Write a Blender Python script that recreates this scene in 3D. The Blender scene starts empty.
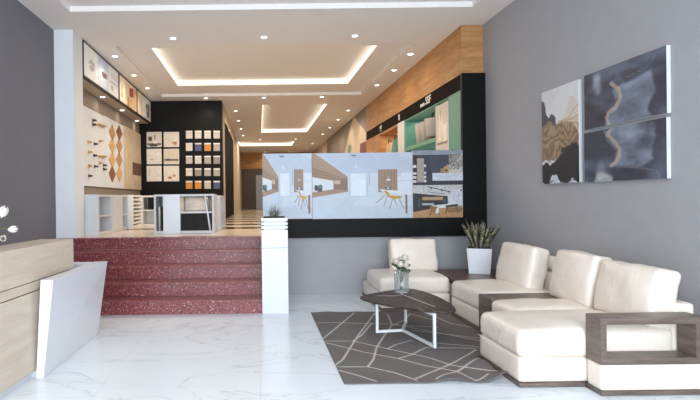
import bpy, bmesh, math, random
import numpy as np
from mathutils import Vector, Matrix, noise as mn

# ------------------------------------------------------------------ camera, world, light, exposure
FPX, CX, CY, ROLL, EYE = 480.0, 258.0, 199.0, 0.0122, 1.4
scn = bpy.context.scene
col = scn.collection
cam = bpy.data.cameras.new('camera'); camo = bpy.data.objects.new('camera', cam); col.objects.link(camo)
cam.sensor_fit = 'HORIZONTAL'; cam.sensor_width = 36.0; cam.lens = FPX / 700 * 36
cam.shift_x = (350 - CX) / 700; cam.shift_y = (CY - 200) / 700; cam.clip_start = .05
camo.matrix_world = Matrix.Translation((0, 0, EYE)) @ Matrix.Rotation(math.pi/2, 4, 'X') @ Matrix.Rotation(-ROLL, 4, 'Z')
scn.camera = camo
w = bpy.data.worlds.new('world'); scn.world = w; w.use_nodes = True
bg = w.node_tree.nodes['Background']; bg.inputs[0].default_value = (.80, .90, 1, 1); bg.inputs[1].default_value = 1.0
scn.view_settings.view_transform = 'Standard'; scn.view_settings.look = 'None'
scn.view_settings.gamma = 1; scn.view_settings.use_curve_mapping = False
scn.view_settings.exposure = 0.30

def area(name, loc, rot, sx, sy, power, color):
    l = bpy.data.lights.new(name, 'AREA'); l.shape = 'RECTANGLE'; l.size = sx; l.size_y = sy
    l.energy = power; l.color = color
    o = bpy.data.objects.new(name, l); o.location = loc; o.rotation_euler = rot; col.objects.link(o); return o
# daylight through the open shop front behind the camera
area('daylight', (0.2, -2.3, 2.0), (math.radians(72), 0, 0), 6.0, 3.8, 430, (.86, .93, 1))

# ------------------------------------------------------------------ reading positions off the planes of the room
def und(x, y):
    dx, dy = x - CX, y - CY
    return dx - ROLL*dy, dy + ROLL*dx
def onY(x, y, Y):
    a, b = und(x, y); return (a*Y/FPX, EYE - b*Y/FPX)          # X, Z
def onZ(x, y, Z):
    a, b = und(x, y); Y = (EYE - Z)*FPX/b; return (a*Y/FPX, Y)  # X, Y
def onX(x, y, X):
    a, b = und(x, y); Y = X*FPX/a; return (Y, EYE - b*Y/FPX)    # Y, Z

# ------------------------------------------------------------------ materials
def lin(c):
    return tuple(((v/255)/12.92 if v/255 <= .04045 else ((v/255+.055)/1.055)**2.4) for v in c)
def nodes(name):
    m = bpy.data.materials.new(name); m.use_nodes = True
    return m, m.node_tree, m.node_tree.nodes['Principled BSDF']
def N(t, kind, **kw):
    n = t.nodes.new(kind)
    for k, v in kw.items():
        if k in n.inputs: n.inputs[k].default_value = v
        else: setattr(n, k, v)
    return n
def coords(t, scale=(1,1,1), rot=(0,0,0)):
    tc = t.nodes.new('ShaderNodeTexCoord'); mp = t.nodes.new('ShaderNodeMapping')
    mp.inputs['Scale'].default_value = scale; mp.inputs['Rotation'].default_value = rot
    g = t.nodes.new('ShaderNodeNewGeometry')
    t.links.new(g.outputs['Position'], mp.inputs['Vector']); return mp.outputs[0]
def ramp(t, fac, stops):
    r = t.nodes.new('ShaderNodeValToRGB'); e = r.color_ramp.elements
    while len(e) < len(stops): e.new(.5)
    for k, (p, c) in enumerate(stops): e[k].position = p; e[k].color = (*c, 1)
    t.links.new(fac, r.inputs[0]); return r.outputs[0]
def bump(t, b, h, s, d=.01):
    n = t.nodes.new('ShaderNodeBump'); n.inputs['Strength'].default_value = s; n.inputs['Distance'].default_value = d
    t.links.new(h, n.inputs['Height']); t.links.new(n.outputs[0], b.inputs['Normal'])
def plain(name, c, rough=.5, metal=0, var=.04, scale=6, bmp=0, coat=0, spec=.5):
    m, t, b = nodes(name); c = lin(c)
    n = N(t, 'ShaderNodeTexNoise', Scale=scale, Detail=4.0); t.links.new(coords(t), n.inputs['Vector'])
    o = ramp(t, n.outputs['Fac'], [(.3, tuple(v*(1-var) for v in c)), (.7, tuple(min(1, v*(1+var)) for v in c))])
    t.links.new(o, b.inputs['Base Color']); b.inputs['Roughness'].default_value = rough
    b.inputs['Metallic'].default_value = metal; b.inputs['Coat Weight'].default_value = coat
    b.inputs['Specular IOR Level'].default_value = spec
    if bmp: bump(t, b, n.outputs['Fac'], bmp)
    return m
def wood(name, dark, light, scale=(1,1,1), rough=.45, k=5.0, rot=(0,0,0)):
    m, t, b = nodes(name); v = coords(t, scale, rot)
    n = N(t, 'ShaderNodeTexNoise', Scale=k, Detail=8.0, Roughness=.65, Distortion=.6); t.links.new(v, n.inputs['Vector'])
    n2 = N(t, 'ShaderNodeTexNoise', Scale=k*6, Detail=3.0); t.links.new(v, n2.inputs['Vector'])
    mx = N(t, 'ShaderNodeMath', operation='MULTIPLY_ADD'); mx.inputs[1].default_value = .25
    t.links.new(n2.outputs['Fac'], mx.inputs[0]); t.links.new(n.outputs['Fac'], mx.inputs[2])
    o = ramp(t, mx.outputs[0], [(.42, lin(dark)), (.62, tuple((a+c)/2 for a, c in zip(lin(dark), lin(light)))), (.8, lin(light))])
    t.links.new(o, b.inputs['Base Color']); b.inputs['Roughness'].default_value = rough
    bump(t, b, n2.outputs['Fac'], .08); return m
def painted(name, rough=.5, emit=0, coat=0):
    m, t, b = nodes(name); a = N(t, 'ShaderNodeAttribute', attribute_name='Col')
    t.links.new(a.outputs['Color'], b.inputs['Base Color']); b.inputs['Roughness'].default_value = rough
    b.inputs['Coat Weight'].default_value = coat
    if emit:
        t.links.new(a.outputs['Color'], b.inputs['Emission Color']); b.inputs['Emission Strength'].default_value = emit
    return m
def emitter(name, c, s):
    m, t, b = nodes(name); b.inputs['Base Color'].default_value = (.8,.8,.8,1)
    n = N(t, 'ShaderNodeTexNoise', Scale=3.0); t.links.new(coords(t), n.inputs['Vector'])
    t.links.new(ramp(t, n.outputs['Fac'], [(0, tuple(v*.96 for v in c)), (1, c)]), b.inputs['Emission Color'])
    b.inputs['Emission Strength'].default_value = s; return m

M = {}
M['wall_dark'] = plain('wall_dark', (114,115,123), .8, var=.02)
M['wall_grey'] = plain('wall_grey', (160,160,164), .8, var=.02)
M['wall_white'] = plain('wall_white', (222,225,230), .7, var=.015)
M['wall_tan'] = plain('wall_tan', (190,176,160), .8, var=.02)
M['wall_taupe'] = plain('wall_taupe', (140,130,120), .8, var=.03)
M['ceiling'] = plain('ceiling_paint', (238,234,231), .85, var=.01)
M['white'] = plain('white_lacquer', (216,220,226), .28, var=.01, coat=.3)
M['whitebox'] = plain('white_laminate', (198,200,204), .4, var=.015)
M['black'] = plain('black_panel', (6,6,7), .55, var=.1, spec=.2)
M['black_metal'] = plain('black_metal', (22,22,22), .4)
M['fascia'] = plain('dark_fascia', (20,17,15), .75, var=.08, spec=.08)
M['white_metal'] = plain('white_metal', (225,228,230), .35)
M['chrome'] = plain('chrome', (200,200,205), .15, 1)
M['brass'] = plain('brass', (200,160,95), .3, 1)
M['oak'] = wood('pale_oak', (197,180,161), (212,198,182), (1,1.2,9), .5, 1.6)
M['amber'] = wood('amber_wood', (158,108,62), (196,148,96), (.8,.8,5), .6, 2.2)
M['walnut'] = wood('grey_walnut', (80,68,62), (122,107,98), (1,1,9), .42, 3)
M['walnut_flat'] = wood('brown_walnut', (72,50,42), (112,84,72), (1,7,1), .38, 3)
M['green'] = plain('green_lacquer', (98,150,134), .5, var=.02)
M['red'] = plain('red_lacquer', (150,10,14), .4)
M['pic'] = painted('printed_board', .45)
M['canvas'] = painted('painted_canvas', .6)
M['lightbox'] = painted('backlit_print', .4, .15)
M['led'] = emitter('led_strip', (1, .87, .70), 1.75)
M['lens'] = emitter('lamp_lens', (1, .93, .82), 6)
M['rose'] = plain('rose_petal', (232,226,214), .6, var=.05, scale=30)
M['tulip'] = plain('tulip_petal', (236,234,226), .5, var=.05, scale=30)
M['leaf'] = plain('leaf_green', (62,78,52), .5, var=.3, scale=20)
M['stem'] = plain('stem_green', (88,100,50), .5, var=.2, scale=20)
M['soil'] = plain('soil', (50,38,30), .9, var=.3, scale=60, bmp=.4)
M['grassy'] = plain('grey_green_blade', (112,122,104), .6, var=.35, scale=25)
M['bin'] = plain('pale_bin', (200,190,184), .6, var=.05)
M['teal'] = plain('teal_fabric', (82,140,130), .7, var=.1)
M['beige'] = plain('beige_fabric', (205,180,148), .7, var=.1)
M['brown'] = plain('brown_leather', (92,60,44), .5, var=.1)
M['stone'] = plain('grey_stone_sample', (178,174,168), .4, var=.25, scale=9)
M['dark_stone'] = plain('dark_stone_sample', (30,27,26), .6, var=.35, scale=14, spec=.2)
M['board'] = plain('board_white', (214,219,226), .5, var=.02)
M['edge'] = plain('canvas_edge', (206,208,212), .7, var=.02)
M['paper'] = plain('sample_white', (236,232,226), .5, var=.03)

# snake plant leaf: green with yellowish cross bands
m, t, b = nodes('banded_leaf'); v = coords(t, (1,1,1))
wv = N(t, 'ShaderNodeTexNoise', Scale=34.0, Detail=3.0); t.links.new(v, wv.inputs['Vector'])
t.links.new(ramp(t, wv.outputs['Fac'], [(.35, lin((52,58,48))), (.5, lin((98,98,80))), (.64, lin((168,158,128)))]), b.inputs['Base Color'])
b.inputs['Roughness'].default_value = .45; M['snake'] = m

# leather
m, t, b = nodes('cream_leather'); v = coords(t)
n1 = N(t, 'ShaderNodeTexNoise', Scale=2.2, Detail=2.0, Distortion=1.2); t.links.new(v, n1.inputs['Vector'])
n2 = N(t, 'ShaderNodeTexVoronoi', Scale=260.0); t.links.new(v, n2.inputs['Vector'])
n3 = N(t, 'ShaderNodeTexNoise', Scale=9.0, Detail=3.0, Distortion=2.5); t.links.new(v, n3.inputs['Vector'])
t.links.new(ramp(t, n1.outputs['Fac'], [(.3, lin((228,217,205))), (.7, lin((237,227,215)))]), b.inputs['Base Color'])
b.inputs['Roughness'].default_value = .42; b.inputs['Coat Weight'].default_value = .12; b.inputs['Coat Roughness'].default_value = .3
b1 = N(t, 'ShaderNodeBump', Strength=.25, Distance=.02); t.links.new(n3.outputs['Fac'], b1.inputs['Height'])
b2 = N(t, 'ShaderNodeBump', Strength=.12, Distance=.002); t.links.new(n2.outputs['Distance'], b2.inputs['Height'])
t.links.new(b1.outputs[0], b2.inputs['Normal']); t.links.new(b2.outputs[0], b.inputs['Normal']); M['leather'] = m

# white marble floor with grey veins and fine joints
def marble(name, base, vein, sc, tile, joint, rough, stripes=False):
    m, t, b = nodes(name); v = coords(t, (.55*sc, 1.25*sc, 1), (0, 0, .35))
    a = N(t, 'ShaderNodeTexNoise', Scale=.9, Detail=7.0, Roughness=.55, Distortion=1.6); t.links.new(v, a.inputs['Vector'])
    s = N(t, 'ShaderNodeMath', operation='SUBTRACT'); s.inputs[1].default_value = .5; t.links.new(a.outputs['Fac'], s.inputs[0])
    ab = N(t, 'ShaderNodeMath', operation='ABSOLUTE'); t.links.new(s.outputs[0], ab.inputs[0])
    c1 = ramp(t, ab.outputs[0], [(0, vein), (.006, tuple(x*.96 for x in base)), (.03, base)])
    c = N(t, 'ShaderNodeTexNoise', Scale=.7, Detail=3.0); t.links.new(v, c.inputs['Vector'])
    c2 = ramp(t, c.outputs['Fac'], [(.35, (.93,.94,.95)), (.65, (1,1,1))])
    mx = N(t, 'ShaderNodeMixRGB', blend_type='MULTIPLY'); mx.inputs[0].default_value = 1
    t.links.new(c1, mx.inputs[1]); t.links.new(c2, mx.inputs[2])
    br = N(t, 'ShaderNodeTexBrick', offset=0.0); t.links.new(coords(t), br.inputs['Vector'])
    br.inputs['Color1'].default_value = br.inputs['Color2'].default_value = (1,1,1,1); br.inputs['Mortar'].default_value = (*joint, 1)
    br.inputs['Scale'].default_value = 1; br.inputs['Mortar Size'].default_value = .0028
    br.inputs['Brick Width'].default_value = tile; br.inputs['Row Height'].default_value = tile
    mm = N(t, 'ShaderNodeMixRGB', blend_type='MULTIPLY'); mm.inputs[0].default_value = 1
    t.links.new(mx.outputs[0], mm.inputs[1]); t.links.new(br.outputs['Color'], mm.inputs[2]); out = mm.outputs[0]
    if stripes:
        sx = N(t, 'ShaderNodeSeparateXYZ'); t.links.new(coords(t), sx.inputs[0])
        fr = N(t, 'ShaderNodeMath', operation='MULTIPLY'); fr.inputs[1].default_value = 1/1.25; t.links.new(sx.outputs['Y'], fr.inputs[0])
        f2 = N(t, 'ShaderNodeMath', operation='FRACT'); t.links.new(fr.outputs[0], f2.inputs[0])
        st = ramp(t, f2.outputs[0], [(0, (.10,.075,.06)), (.52, (.10,.075,.06)), (.54, (1,1,1))])
        st.node.color_ramp.interpolation = 'CONSTANT'
        gt = N(t, 'ShaderNodeMath', operation='GREATER_THAN'); gt.inputs[1].default_value = 8.7; t.links.new(sx.outputs['Y'], gt.inputs[0])
        m3 = N(t, 'ShaderNodeMixRGB', blend_type='MULTIPLY'); t.links.new(gt.outputs[0], m3.inputs[0])
        t.links.new(out, m3.inputs[1]); t.links.new(st, m3.inputs[2]); out = m3.outputs[0]
    t.links.new(out, b.inputs['Base Color']); b.inputs['Roughness'].default_value = rough; return m
M['floor'] = marble('white_marble', lin((228,235,240)), lin((202,209,214)), 1.0, 1.2, (.86,.88,.9), .22)
M['floor_up'] = marble('cream_tile', lin((222,208,188)), lin((200,186,168)), 1.0, .8, (.8,.78,.75), .18, True)

# red terrazzo
m, t, b = nodes('red_terrazzo'); v = coords(t)
vo = N(t, 'ShaderNodeTexVoronoi', Scale=85.0); t.links.new(v, vo.inputs['Vector'])
sp = N(t, 'ShaderNodeSeparateColor'); t.links.new(vo.outputs['Color'], sp.inputs[0])
t.links.new(ramp(t, sp.outputs[0], [(0, lin((92,42,46))), (.3, lin((124,58,62))), (.62, lin((142,72,75))), (.86, lin((160,96,96))), (.97, lin((190,160,155)))]), b.inputs['Base Color'])
for n_ in t.nodes:
    if n_.type == 'VALTORGB': n_.color_ramp.interpolation = 'CONSTANT'
b.inputs['Roughness'].default_value = .3; M['terrazzo'] = m

# dark marble table top
m, t, b = nodes('dark_marble_top'); v = coords(t, (9,1.5,1), (0,0,.9))
a = N(t, 'ShaderNodeTexNoise', Scale=3.0, Detail=6.0, Distortion=.8); t.links.new(v, a.inputs['Vector'])
t.links.new(ramp(t, a.outputs['Fac'], [(.3, lin((44,36,34))), (.6, lin((72,60,55))), (.8, lin((122,106,98)))]), b.inputs['Base Color'])
b.inputs['Roughness'].default_value = .42; b.inputs['Specular IOR Level'].default_value = .25; M['top'] = m
M['vein'] = plain('white_vein', (205,198,192), .4)

m, t, b = nodes('clear_glass'); b.inputs['Base Color'].default_value = (.9,.93,.94,1); b.inputs['Roughness'].default_value = .03; b.inputs['Metallic'].default_value = .6
fr_ = N(t, 'ShaderNodeLayerWeight', Blend=.28); tr_ = N(t, 'ShaderNodeBsdfTransparent'); tr_.inputs[0].default_value = (.93,.96,.97,1); mx = t.nodes.new('ShaderNodeMixShader')
ad = N(t, 'ShaderNodeMath', operation='MULTIPLY_ADD'); ad.inputs[1].default_value = .7; ad.inputs[2].default_value = .08; t.links.new(fr_.outputs['Facing'], ad.inputs[0]); t.links.new(ad.outputs[0], mx.inputs[0])
t.links.new(tr_.outputs[0], mx.inputs[1]); t.links.new(b.outputs[0], mx.inputs[2]); t.links.new(mx.outputs[0], t.nodes['Material Output'].inputs['Surface']); M['glass'] = m
m, t, b = nodes('rug_wool'); a = N(t, 'ShaderNodeAttribute', attribute_name='Col')
n = N(t, 'ShaderNodeTexNoise', Scale=160.0, Detail=2.0); t.links.new(coords(t), n.inputs['Vector'])
mx = N(t, 'ShaderNodeMixRGB', blend_type='MULTIPLY'); mx.inputs[0].default_value = .5
t.links.new(a.outputs['Color'], mx.inputs[1]); t.links.new(ramp(t, n.outputs['Fac'], [(.3,(.75,.75,.75)),(.7,(1,1,1))]), mx.inputs[2])
t.links.new(mx.outputs[0], b.inputs['Base Color']); b.inputs['Roughness'].default_value = .9; bump(t, b, n.outputs['Fac'], .4, .004); M['rug'] = m

# ------------------------------------------------------------------ mesh helpers
def tag(o, label=None, cat=None, group=None, kind=None):
    if label: o['label'] = label
    if cat: o['category'] = cat
    if group: o['group'] = group
    if kind: o['kind'] = kind
    return o
def thing(name, loc, label, cat, group=None, rz=0):
    o = bpy.data.objects.new(name, None); col.objects.link(o); o.empty_display_size = .1
    o.location = loc; o.rotation_euler = (0, 0, rz); bpy.context.view_layer.update()
    return tag(o, label, cat, group)
class MB:
    """collects shapes in world space (or in the parent's space with local=True)"""
    def __init__(s): s.bm = bmesh.new()
    def quad(s, pts, mi=0):
        f = s.bm.faces.new([s.bm.verts.new(p) for p in pts]); f.material_index = mi; return f
    def box(s, x0, x1, y0, y1, z0, z1, bev=0, mat=None, mi=0):
        t = bmesh.new(); bmesh.ops.create_cube(t, size=1)
        for v in t.verts:
            v.co = Vector(((x0+x1)/2 + v.co.x*(x1-x0), (y0+y1)/2 + v.co.y*(y1-y0), (z0+z1)/2 + v.co.z*(z1-z0)))
        if bev: bmesh.ops.bevel(t, geom=t.edges[:], offset=bev, segments=2, profile=.5, affect='EDGES')
        s.join(t, mat, mi); return s
    def join(s, t, mat=None, mi=0, smooth=False):
        if mat is not None: bmesh.ops.transform(t, matrix=mat, verts=t.verts)
        for f in t.faces: f.material_index = mi; f.smooth = smooth
        me = bpy.data.meshes.new('x'); t.to_mesh(me); t.free(); s.bm.from_mesh(me); bpy.data.meshes.remove(me); return s
    def prism(s, pts, z0, z1, bev=0, mat=None, mi=0):
        t = bmesh.new(); a = [t.verts.new((x, y, z0)) for x, y in pts]; c = [t.verts.new((x, y, z1)) for x, y in pts]
        n = len(pts); t.faces.new(a[::-1]); t.faces.new(c)
        for i in range(n): t.faces.new((a[i], a[(i+1) % n], c[(i+1) % n], c[i]))
        bmesh.ops.recalc_face_normals(t, faces=t.faces)
        if bev: bmesh.ops.bevel(t, geom=[e for e in t.edges if abs(e.verts[0].co.z-e.verts[1].co.z) < 1e-6], offset=bev, segments=2, profile=.5, affect='EDGES')
        s.join(t, mat, mi); return s
    def hexa(s, lo, hi, bev=0):
        t = bmesh.new(); a = [t.verts.new(p) for p in lo]; c = [t.verts.new(p) for p in hi]
        t.faces.new(a[::-1]); t.faces.new(c)
        for i in range(4): t.faces.new((a[i], a[(i+1) % 4], c[(i+1) % 4], c[i]))
        bmesh.ops.recalc_face_normals(t, faces=t.faces)
        if bev: bmesh.ops.bevel(t, geom=t.edges[:], offset=bev, segments=2, profile=.5, affect='EDGES')
        s.join(t); return s
    def lathe(s, prof, c=(0,0,0), seg=24, mat=None, cap=True):
        t = bmesh.new(); rings = []
        for r, z in prof:
            rings.append([t.verts.new((c[0]+r*math.cos(2*math.pi*k/seg), c[1]+r*math.sin(2*math.pi*k/seg), c[2]+z)) for k in range(seg)])
        for a, b_ in zip(rings, rings[1:]):
            for k in range(seg): t.faces.new((a[k], a[(k+1) % seg], b_[(k+1) % seg], b_[k]))
        if cap: t.faces.new(rings[0][::-1]); t.faces.new(rings[-1])
        s.join(t, mat, 0, True); return s
    def tube(s, pts, r, seg=8, r1=None):
        t = bmesh.new(); rings = []; n = len(pts); pts = [Vector(p) for p in pts]
        for i, p in enumerate(pts):
            d = (pts[min(i+1, n-1)] - pts[max(i-1, 0)]).normalized()
            u = d.cross(Vector((.13, .31, .94))).normalized(); v = d.cross(u)
            rr = r if r1 is None else r + (r1-r)*i/(n-1)
            rings.append([t.verts.new(p + rr*(math.cos(2*math.pi*k/seg)*u + math.sin(2*math.pi*k/seg)*v)) for k in range(seg)])
        for a, b_ in zip(rings, rings[1:]):
            for k in range(seg): t.faces.new((a[k], a[(k+1) % seg], b_[(k+1) % seg], b_[k]))
        t.faces.new(rings[0][::-1]); t.faces.new(rings[-1]); bmesh.ops.recalc_face_normals(t, faces=t.faces)
        s.join(t, None, 0, True); return s
    def bar(s, a, b_, wd, th=None):
        """square bar from a to b"""
        th = th or wd; a, b_ = Vector(a), Vector(b_); d = b_-a; L = d.length; q = d.to_track_quat('X', 'Z').to_matrix().to_4x4()
        return s.box(-wd/2, L+wd/2, -wd/2, wd/2, -th/2, th/2, .003, Matrix.Translation(a) @ q)
    def build(s, name, mat, parent=None, smooth=False):
        bmesh.ops.recalc_face_normals(s.bm, faces=s.bm.faces)
        me = bpy.data.meshes.new(name); s.bm.to_mesh(me); s.bm.free()
        for x in (mat if isinstance(mat, (list, tuple)) else [mat]): me.materials.append(x)
        if smooth:
            for p in me.polygons: p.use_smooth = True
        o = bpy.data.objects.new(name, me); col.objects.link(o)
        if parent is not None:
            bpy.context.view_layer.update()
            top = parent
            o.parent = parent; o.matrix_parent_inverse = Matrix(); 
            me.transform(parent.matrix_world.inverted())
        return o
def struct(name, mb, mat): return tag(mb.build(name, mat), kind='structure')
def solo(mb, name, mat, base, label, cat, group=None, smooth=False):
    """a thing that is one mesh, origin at its base"""
    o = mb.build(name, mat, None, smooth); o.data.transform(Matrix.Translation(-Vector(base))); o.location = base
    return tag(o, label, cat, group)

def cushion_bm(x0, x1, y0, y1, z0, z1, r=.05, crown=.03, n=14, wr=.004, mat=None, sag=0, seed=0, sides=.02):
    t = bmesh.new(); bmesh.ops.create_cube(t, size=2); bmesh.ops.subdivide_edges(t, edges=t.edges[:], cuts=n, use_grid_fill=True)
    hx, hy, hz = (x1-x0)/2, (y1-y0)/2, (z1-z0)/2; c = Vector(((x0+x1)/2, (y0+y1)/2, (z0+z1)/2)); r = min(r, hx*.98, hy*.98, hz*.98)
    def warp(u, h):   # pull subdivisions towards the rounded rims
        return h*math.sin(u*math.pi/2)
    for v in t.verts:
        ux, uy, uz = v.co
        p = Vector((warp(ux, hx), warp(uy, hy), warp(uz, hz)))
        q = Vector((max(-hx+r, min(hx-r, p.x)), max(-hy+r, min(hy-r, p.y)), max(-hz+r, min(hz-r, p.z))))
        d = p-q
        if d.length > 1e-9: p = q + d.normalized()*r
        fx, fy, fz = p.x/hx, p.y/hy, p.z/hz
        bx, by, bz = max(0, 1-fx*fx), max(0, 1-fy*fy), max(0, 1-fz*fz)
        if p.z > 0: p.z += crown*(bx*by)**.6 * fz
        else: p.z += -sag*(bx*by)**.6*abs(fz)
        p.x += sides*fx*(by*bz)**.7; p.y += sides*fy*(bx*bz)**.7
        q3 = (p + c)*5.0 + Vector((seed*7.1, seed*3.3, 0))
        k = mn.noise(q3) + .6*mn.noise(q3*2.6)
        edge = 1-(bx*by*bz)**.25 if bx*by*bz > 0 else 1
        p += (p.normalized())*wr*k*(1+1.2*edge)
        v.co = p + c
    if mat is not None: bmesh.ops.transform(t, matrix=mat, verts=t.verts)
    for f in t.faces: f.smooth = True
    return t
def cushion(name, parent, material, *a, **k):
    m_ = MB(); m_.bm.free(); m_.bm = cushion_bm(*a, **k)
    o = m_.build(name, material, parent, True); return o

# ------------------------------------------------------------------ painting on boards
def fbm(X, Y, seed=0, octv=5, scale=4.0):
    rng = np.random.RandomState(seed); out = 0; amp = 1; tot = 0
    for o in range(octv):
        g = rng.rand(64, 64); fx, fy = (X*scale) % 63, (Y*scale) % 63
        i, j = fx.astype(int), fy.astype(int); a, b_ = fx-i, fy-j; a = a*a*(3-2*a); b_ = b_*b_*(3-2*b_)
        v = (g[j, i]*(1-a)+g[j, i+1]*a)*(1-b_) + (g[j+1, i]*(1-a)+g[j+1, i+1]*a)*b_
        out = out + amp*v; tot += amp; amp *= .5; scale *= 2
    return out/tot
class Canvas:
    """w x h raster; P holds the coordinates drawings are given in"""
    def __init__(s, w, h, x0, y0, x1, y1, base):
        s.w, s.h = w, h; s.X, s.Y = np.meshgrid(np.linspace(x0, x1, w), np.linspace(y0, y1, h))
        s.U, s.V = np.meshgrid(np.linspace(0, 1, w), np.linspace(0, 1, h)); s.C = np.zeros((h, w, 3)); s.C[:] = base
        s.inv = None
    def put(s, mask, c, a=1.0):
        c = np.array(c, float); a = np.asarray(a, float)*mask; a = a[..., None]; s.C = s.C*(1-a) + c*a
    def inside(s, pts):
        m = np.zeros(s.X.shape, bool); n = len(pts)
        for i in range(n):
            (xa, ya), (xb, yb) = pts[i], pts[(i+1) % n]
            if ya == yb: continue
            c = ((ya > s.Y) != (yb > s.Y)) & (s.X < (xb-xa)*(s.Y-ya)/(yb-ya)+xa); m ^= c
        return m
    def poly(s, pts, c, a=1.0): s.put(s.inside(pts), c, a)
    def rect(s, x0, y0, x1, y1, c, a=1.0): s.put((s.X >= x0) & (s.X <= x1) & (s.Y >= y0) & (s.Y <= y1), c, a)
    def ell(s, cx, cy, rx, ry, c, a=1.0): s.put(((s.X-cx)/rx)**2+((s.Y-cy)/ry)**2 < 1, c, a)
    def dist(s, pts):
        d = np.full(s.X.shape, 1e9)
        for (xa, ya), (xb, yb) in zip(pts, pts[1:]):
            L = (xb-xa)**2+(yb-ya)**2+1e-12; t = np.clip(((s.X-xa)*(xb-xa)+(s.Y-ya)*(yb-ya))/L, 0, 1)
            d = np.minimum(d, np.hypot(s.X-xa-t*(xb-xa), s.Y-ya-t*(yb-ya)))
        return d
    def soft(s, pts, c, a=1.0, n=10):
        m_ = s.inside(pts).astype(float)
        for _ in range(n): m_[1:-1, 1:-1] = (m_[:-2, 1:-1]+m_[2:, 1:-1]+m_[1:-1, :-2]+m_[1:-1, 2:]+m_[1:-1, 1:-1])/5
        s.put(m_, c, a)
    def line(s, pts, c, wd, a=1.0): s.put(np.clip(1.5-s.dist(pts)/(wd/2), 0, 1), c, a)
    def noise(s, amt, seed=0, scale=20): s.C = np.clip(s.C*(1+amt*(fbm(s.U, s.V, seed, 4, scale)-.5)*2)[..., None], 0, 255)
    def mesh(s, name, p00, p10, p01, disp=None):
        """p00 top-left, p10 top-right, p01 bottom-left corners"""
        p00, p10, p01 = map(np.array, (p00, p10, p01))
        co = p00 + s.U[..., None]*(p10-p00) + s.V[..., None]*(p01-p00)
        if disp is not None: co = disp(co)
        v = co.reshape(-1, 3); h, w_ = s.h, s.w
        idx = np.arange(h*w_).reshape(h, w_); q = np.stack([idx[:-1, :-1], idx[1:, :-1], idx[1:, 1:], idx[:-1, 1:]], -1).reshape(-1, 4)
        me = bpy.data.meshes.new(name); me.from_pydata(v.tolist(), [], q.tolist())
        x = s.C.reshape(-1, 3)/255; l = np.where(x <= .04045, x/12.92, ((x+.055)/1.055)**2.4)
        ca = me.color_attributes.new('Col', 'FLOAT_COLOR', 'POINT'); ca.data.foreach_set('color', np.hstack([l, np.ones((len(l), 1))]).ravel())
        return me
def board(name, cv, p00, p10, p01, thick, nrm, mat, edge_mat, parent=None):
    """a slab whose front face carries the painting (front grid + sides + back, ONE mesh)"""
    me = cv.mesh(name, p00, p10, p01); nrm = Vector(nrm)
    bm = bmesh.new(); bm.from_mesh(me)
    a, b_, c = Vector(p00), Vector(p10), Vector(p01); d = b_ + c - a; k = -nrm*thick
    F = [a, b_, d, c]; B = [x+k for x in F]
    for x in ([F[0], F[1], B[1], B[0]], [F[1], F[2], B[2], B[1]], [F[2], F[3], B[3], B[2]], [F[3], F[0], B[0], B[3]], B[::-1]):
        f = bm.faces.new([bm.verts.new(p) for p in x]); f.material_index = 1
    bm.to_mesh(me); bm.free(); me.materials.append(mat); me.materials.append(edge_mat)
    o = bpy.data.objects.new(name, me); col.objects.link(o)
    if parent is not None:
        bpy.context.view_layer.update(); o.parent = parent; me.transform(parent.matrix_world.inverted())
    return o
def rebase(o, base):
    o.data.transform(Matrix.Translation(-Vector(base))); o.location = base; return o

# ================================================================== THE ROOM
ZC, ZU = 3.9, .857          # ceiling, upper floor
XL, XR, YB = -2.95, 3.31, 7.0
mb = MB(); mb.box(-3.2, 3.6, -2.4, 7.0, -.1, 0); struct('floor', mb, M['floor'])
mb = MB(); mb.box(-3.2, 4.0, 7.145, 26.2, .70, ZU); struct('floor_upper', mb, M['floor_up'])
mb = MB(); mb.box(-3.2, XL, -2.4, 7.0, 0, 4.2); struct('wall_left', mb, M['wall_dark'])
mb = MB(); mb.box(XR, 3.6, -2.4, 7.0, 0, 4.2); struct('wall_right', mb, M['wall_grey'])
mb = MB(); mb.box(.06, XR, YB, 7.14, 0, .83); struct('wall_back', mb, M['wall_grey'])
mb = MB(); mb.box(-3.2, -2.67, 7.15, 7.37, 0, 4.2); mb.box(-3.2, -2.67, YB, 7.15, ZU+.003, 4.2); struct('wall_pilaster', mb, M['wall_white'])
mb = MB(); mb.box(-3.2, -2.97, 7.37, 26.0, ZU, 4.2); struct('wall_inner_left', mb, M['wall_taupe'])
mb = MB(); mb.box(-.94, -.88, 17.6, 26.2, ZU, 4.2); mb.box(-.94, -.88, 12.5, 13.0, ZU, 4.2); mb.box(-.94,-.88,13.0,17.6,3.55,4.2); struct('wall_corridor', mb, M['wall_tan'])
mb = MB(); mb.box(-3.2, 4.0, 26, 26.2, ZU, 4.2); struct('wall_far', mb, M['wall_tan'])
mb = MB(); mb.box(3.7, 4.0, 7.0, 26.0, 0, 4.2); struct('wall_behind_cabinet', mb, M['wall_tan'])

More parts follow.
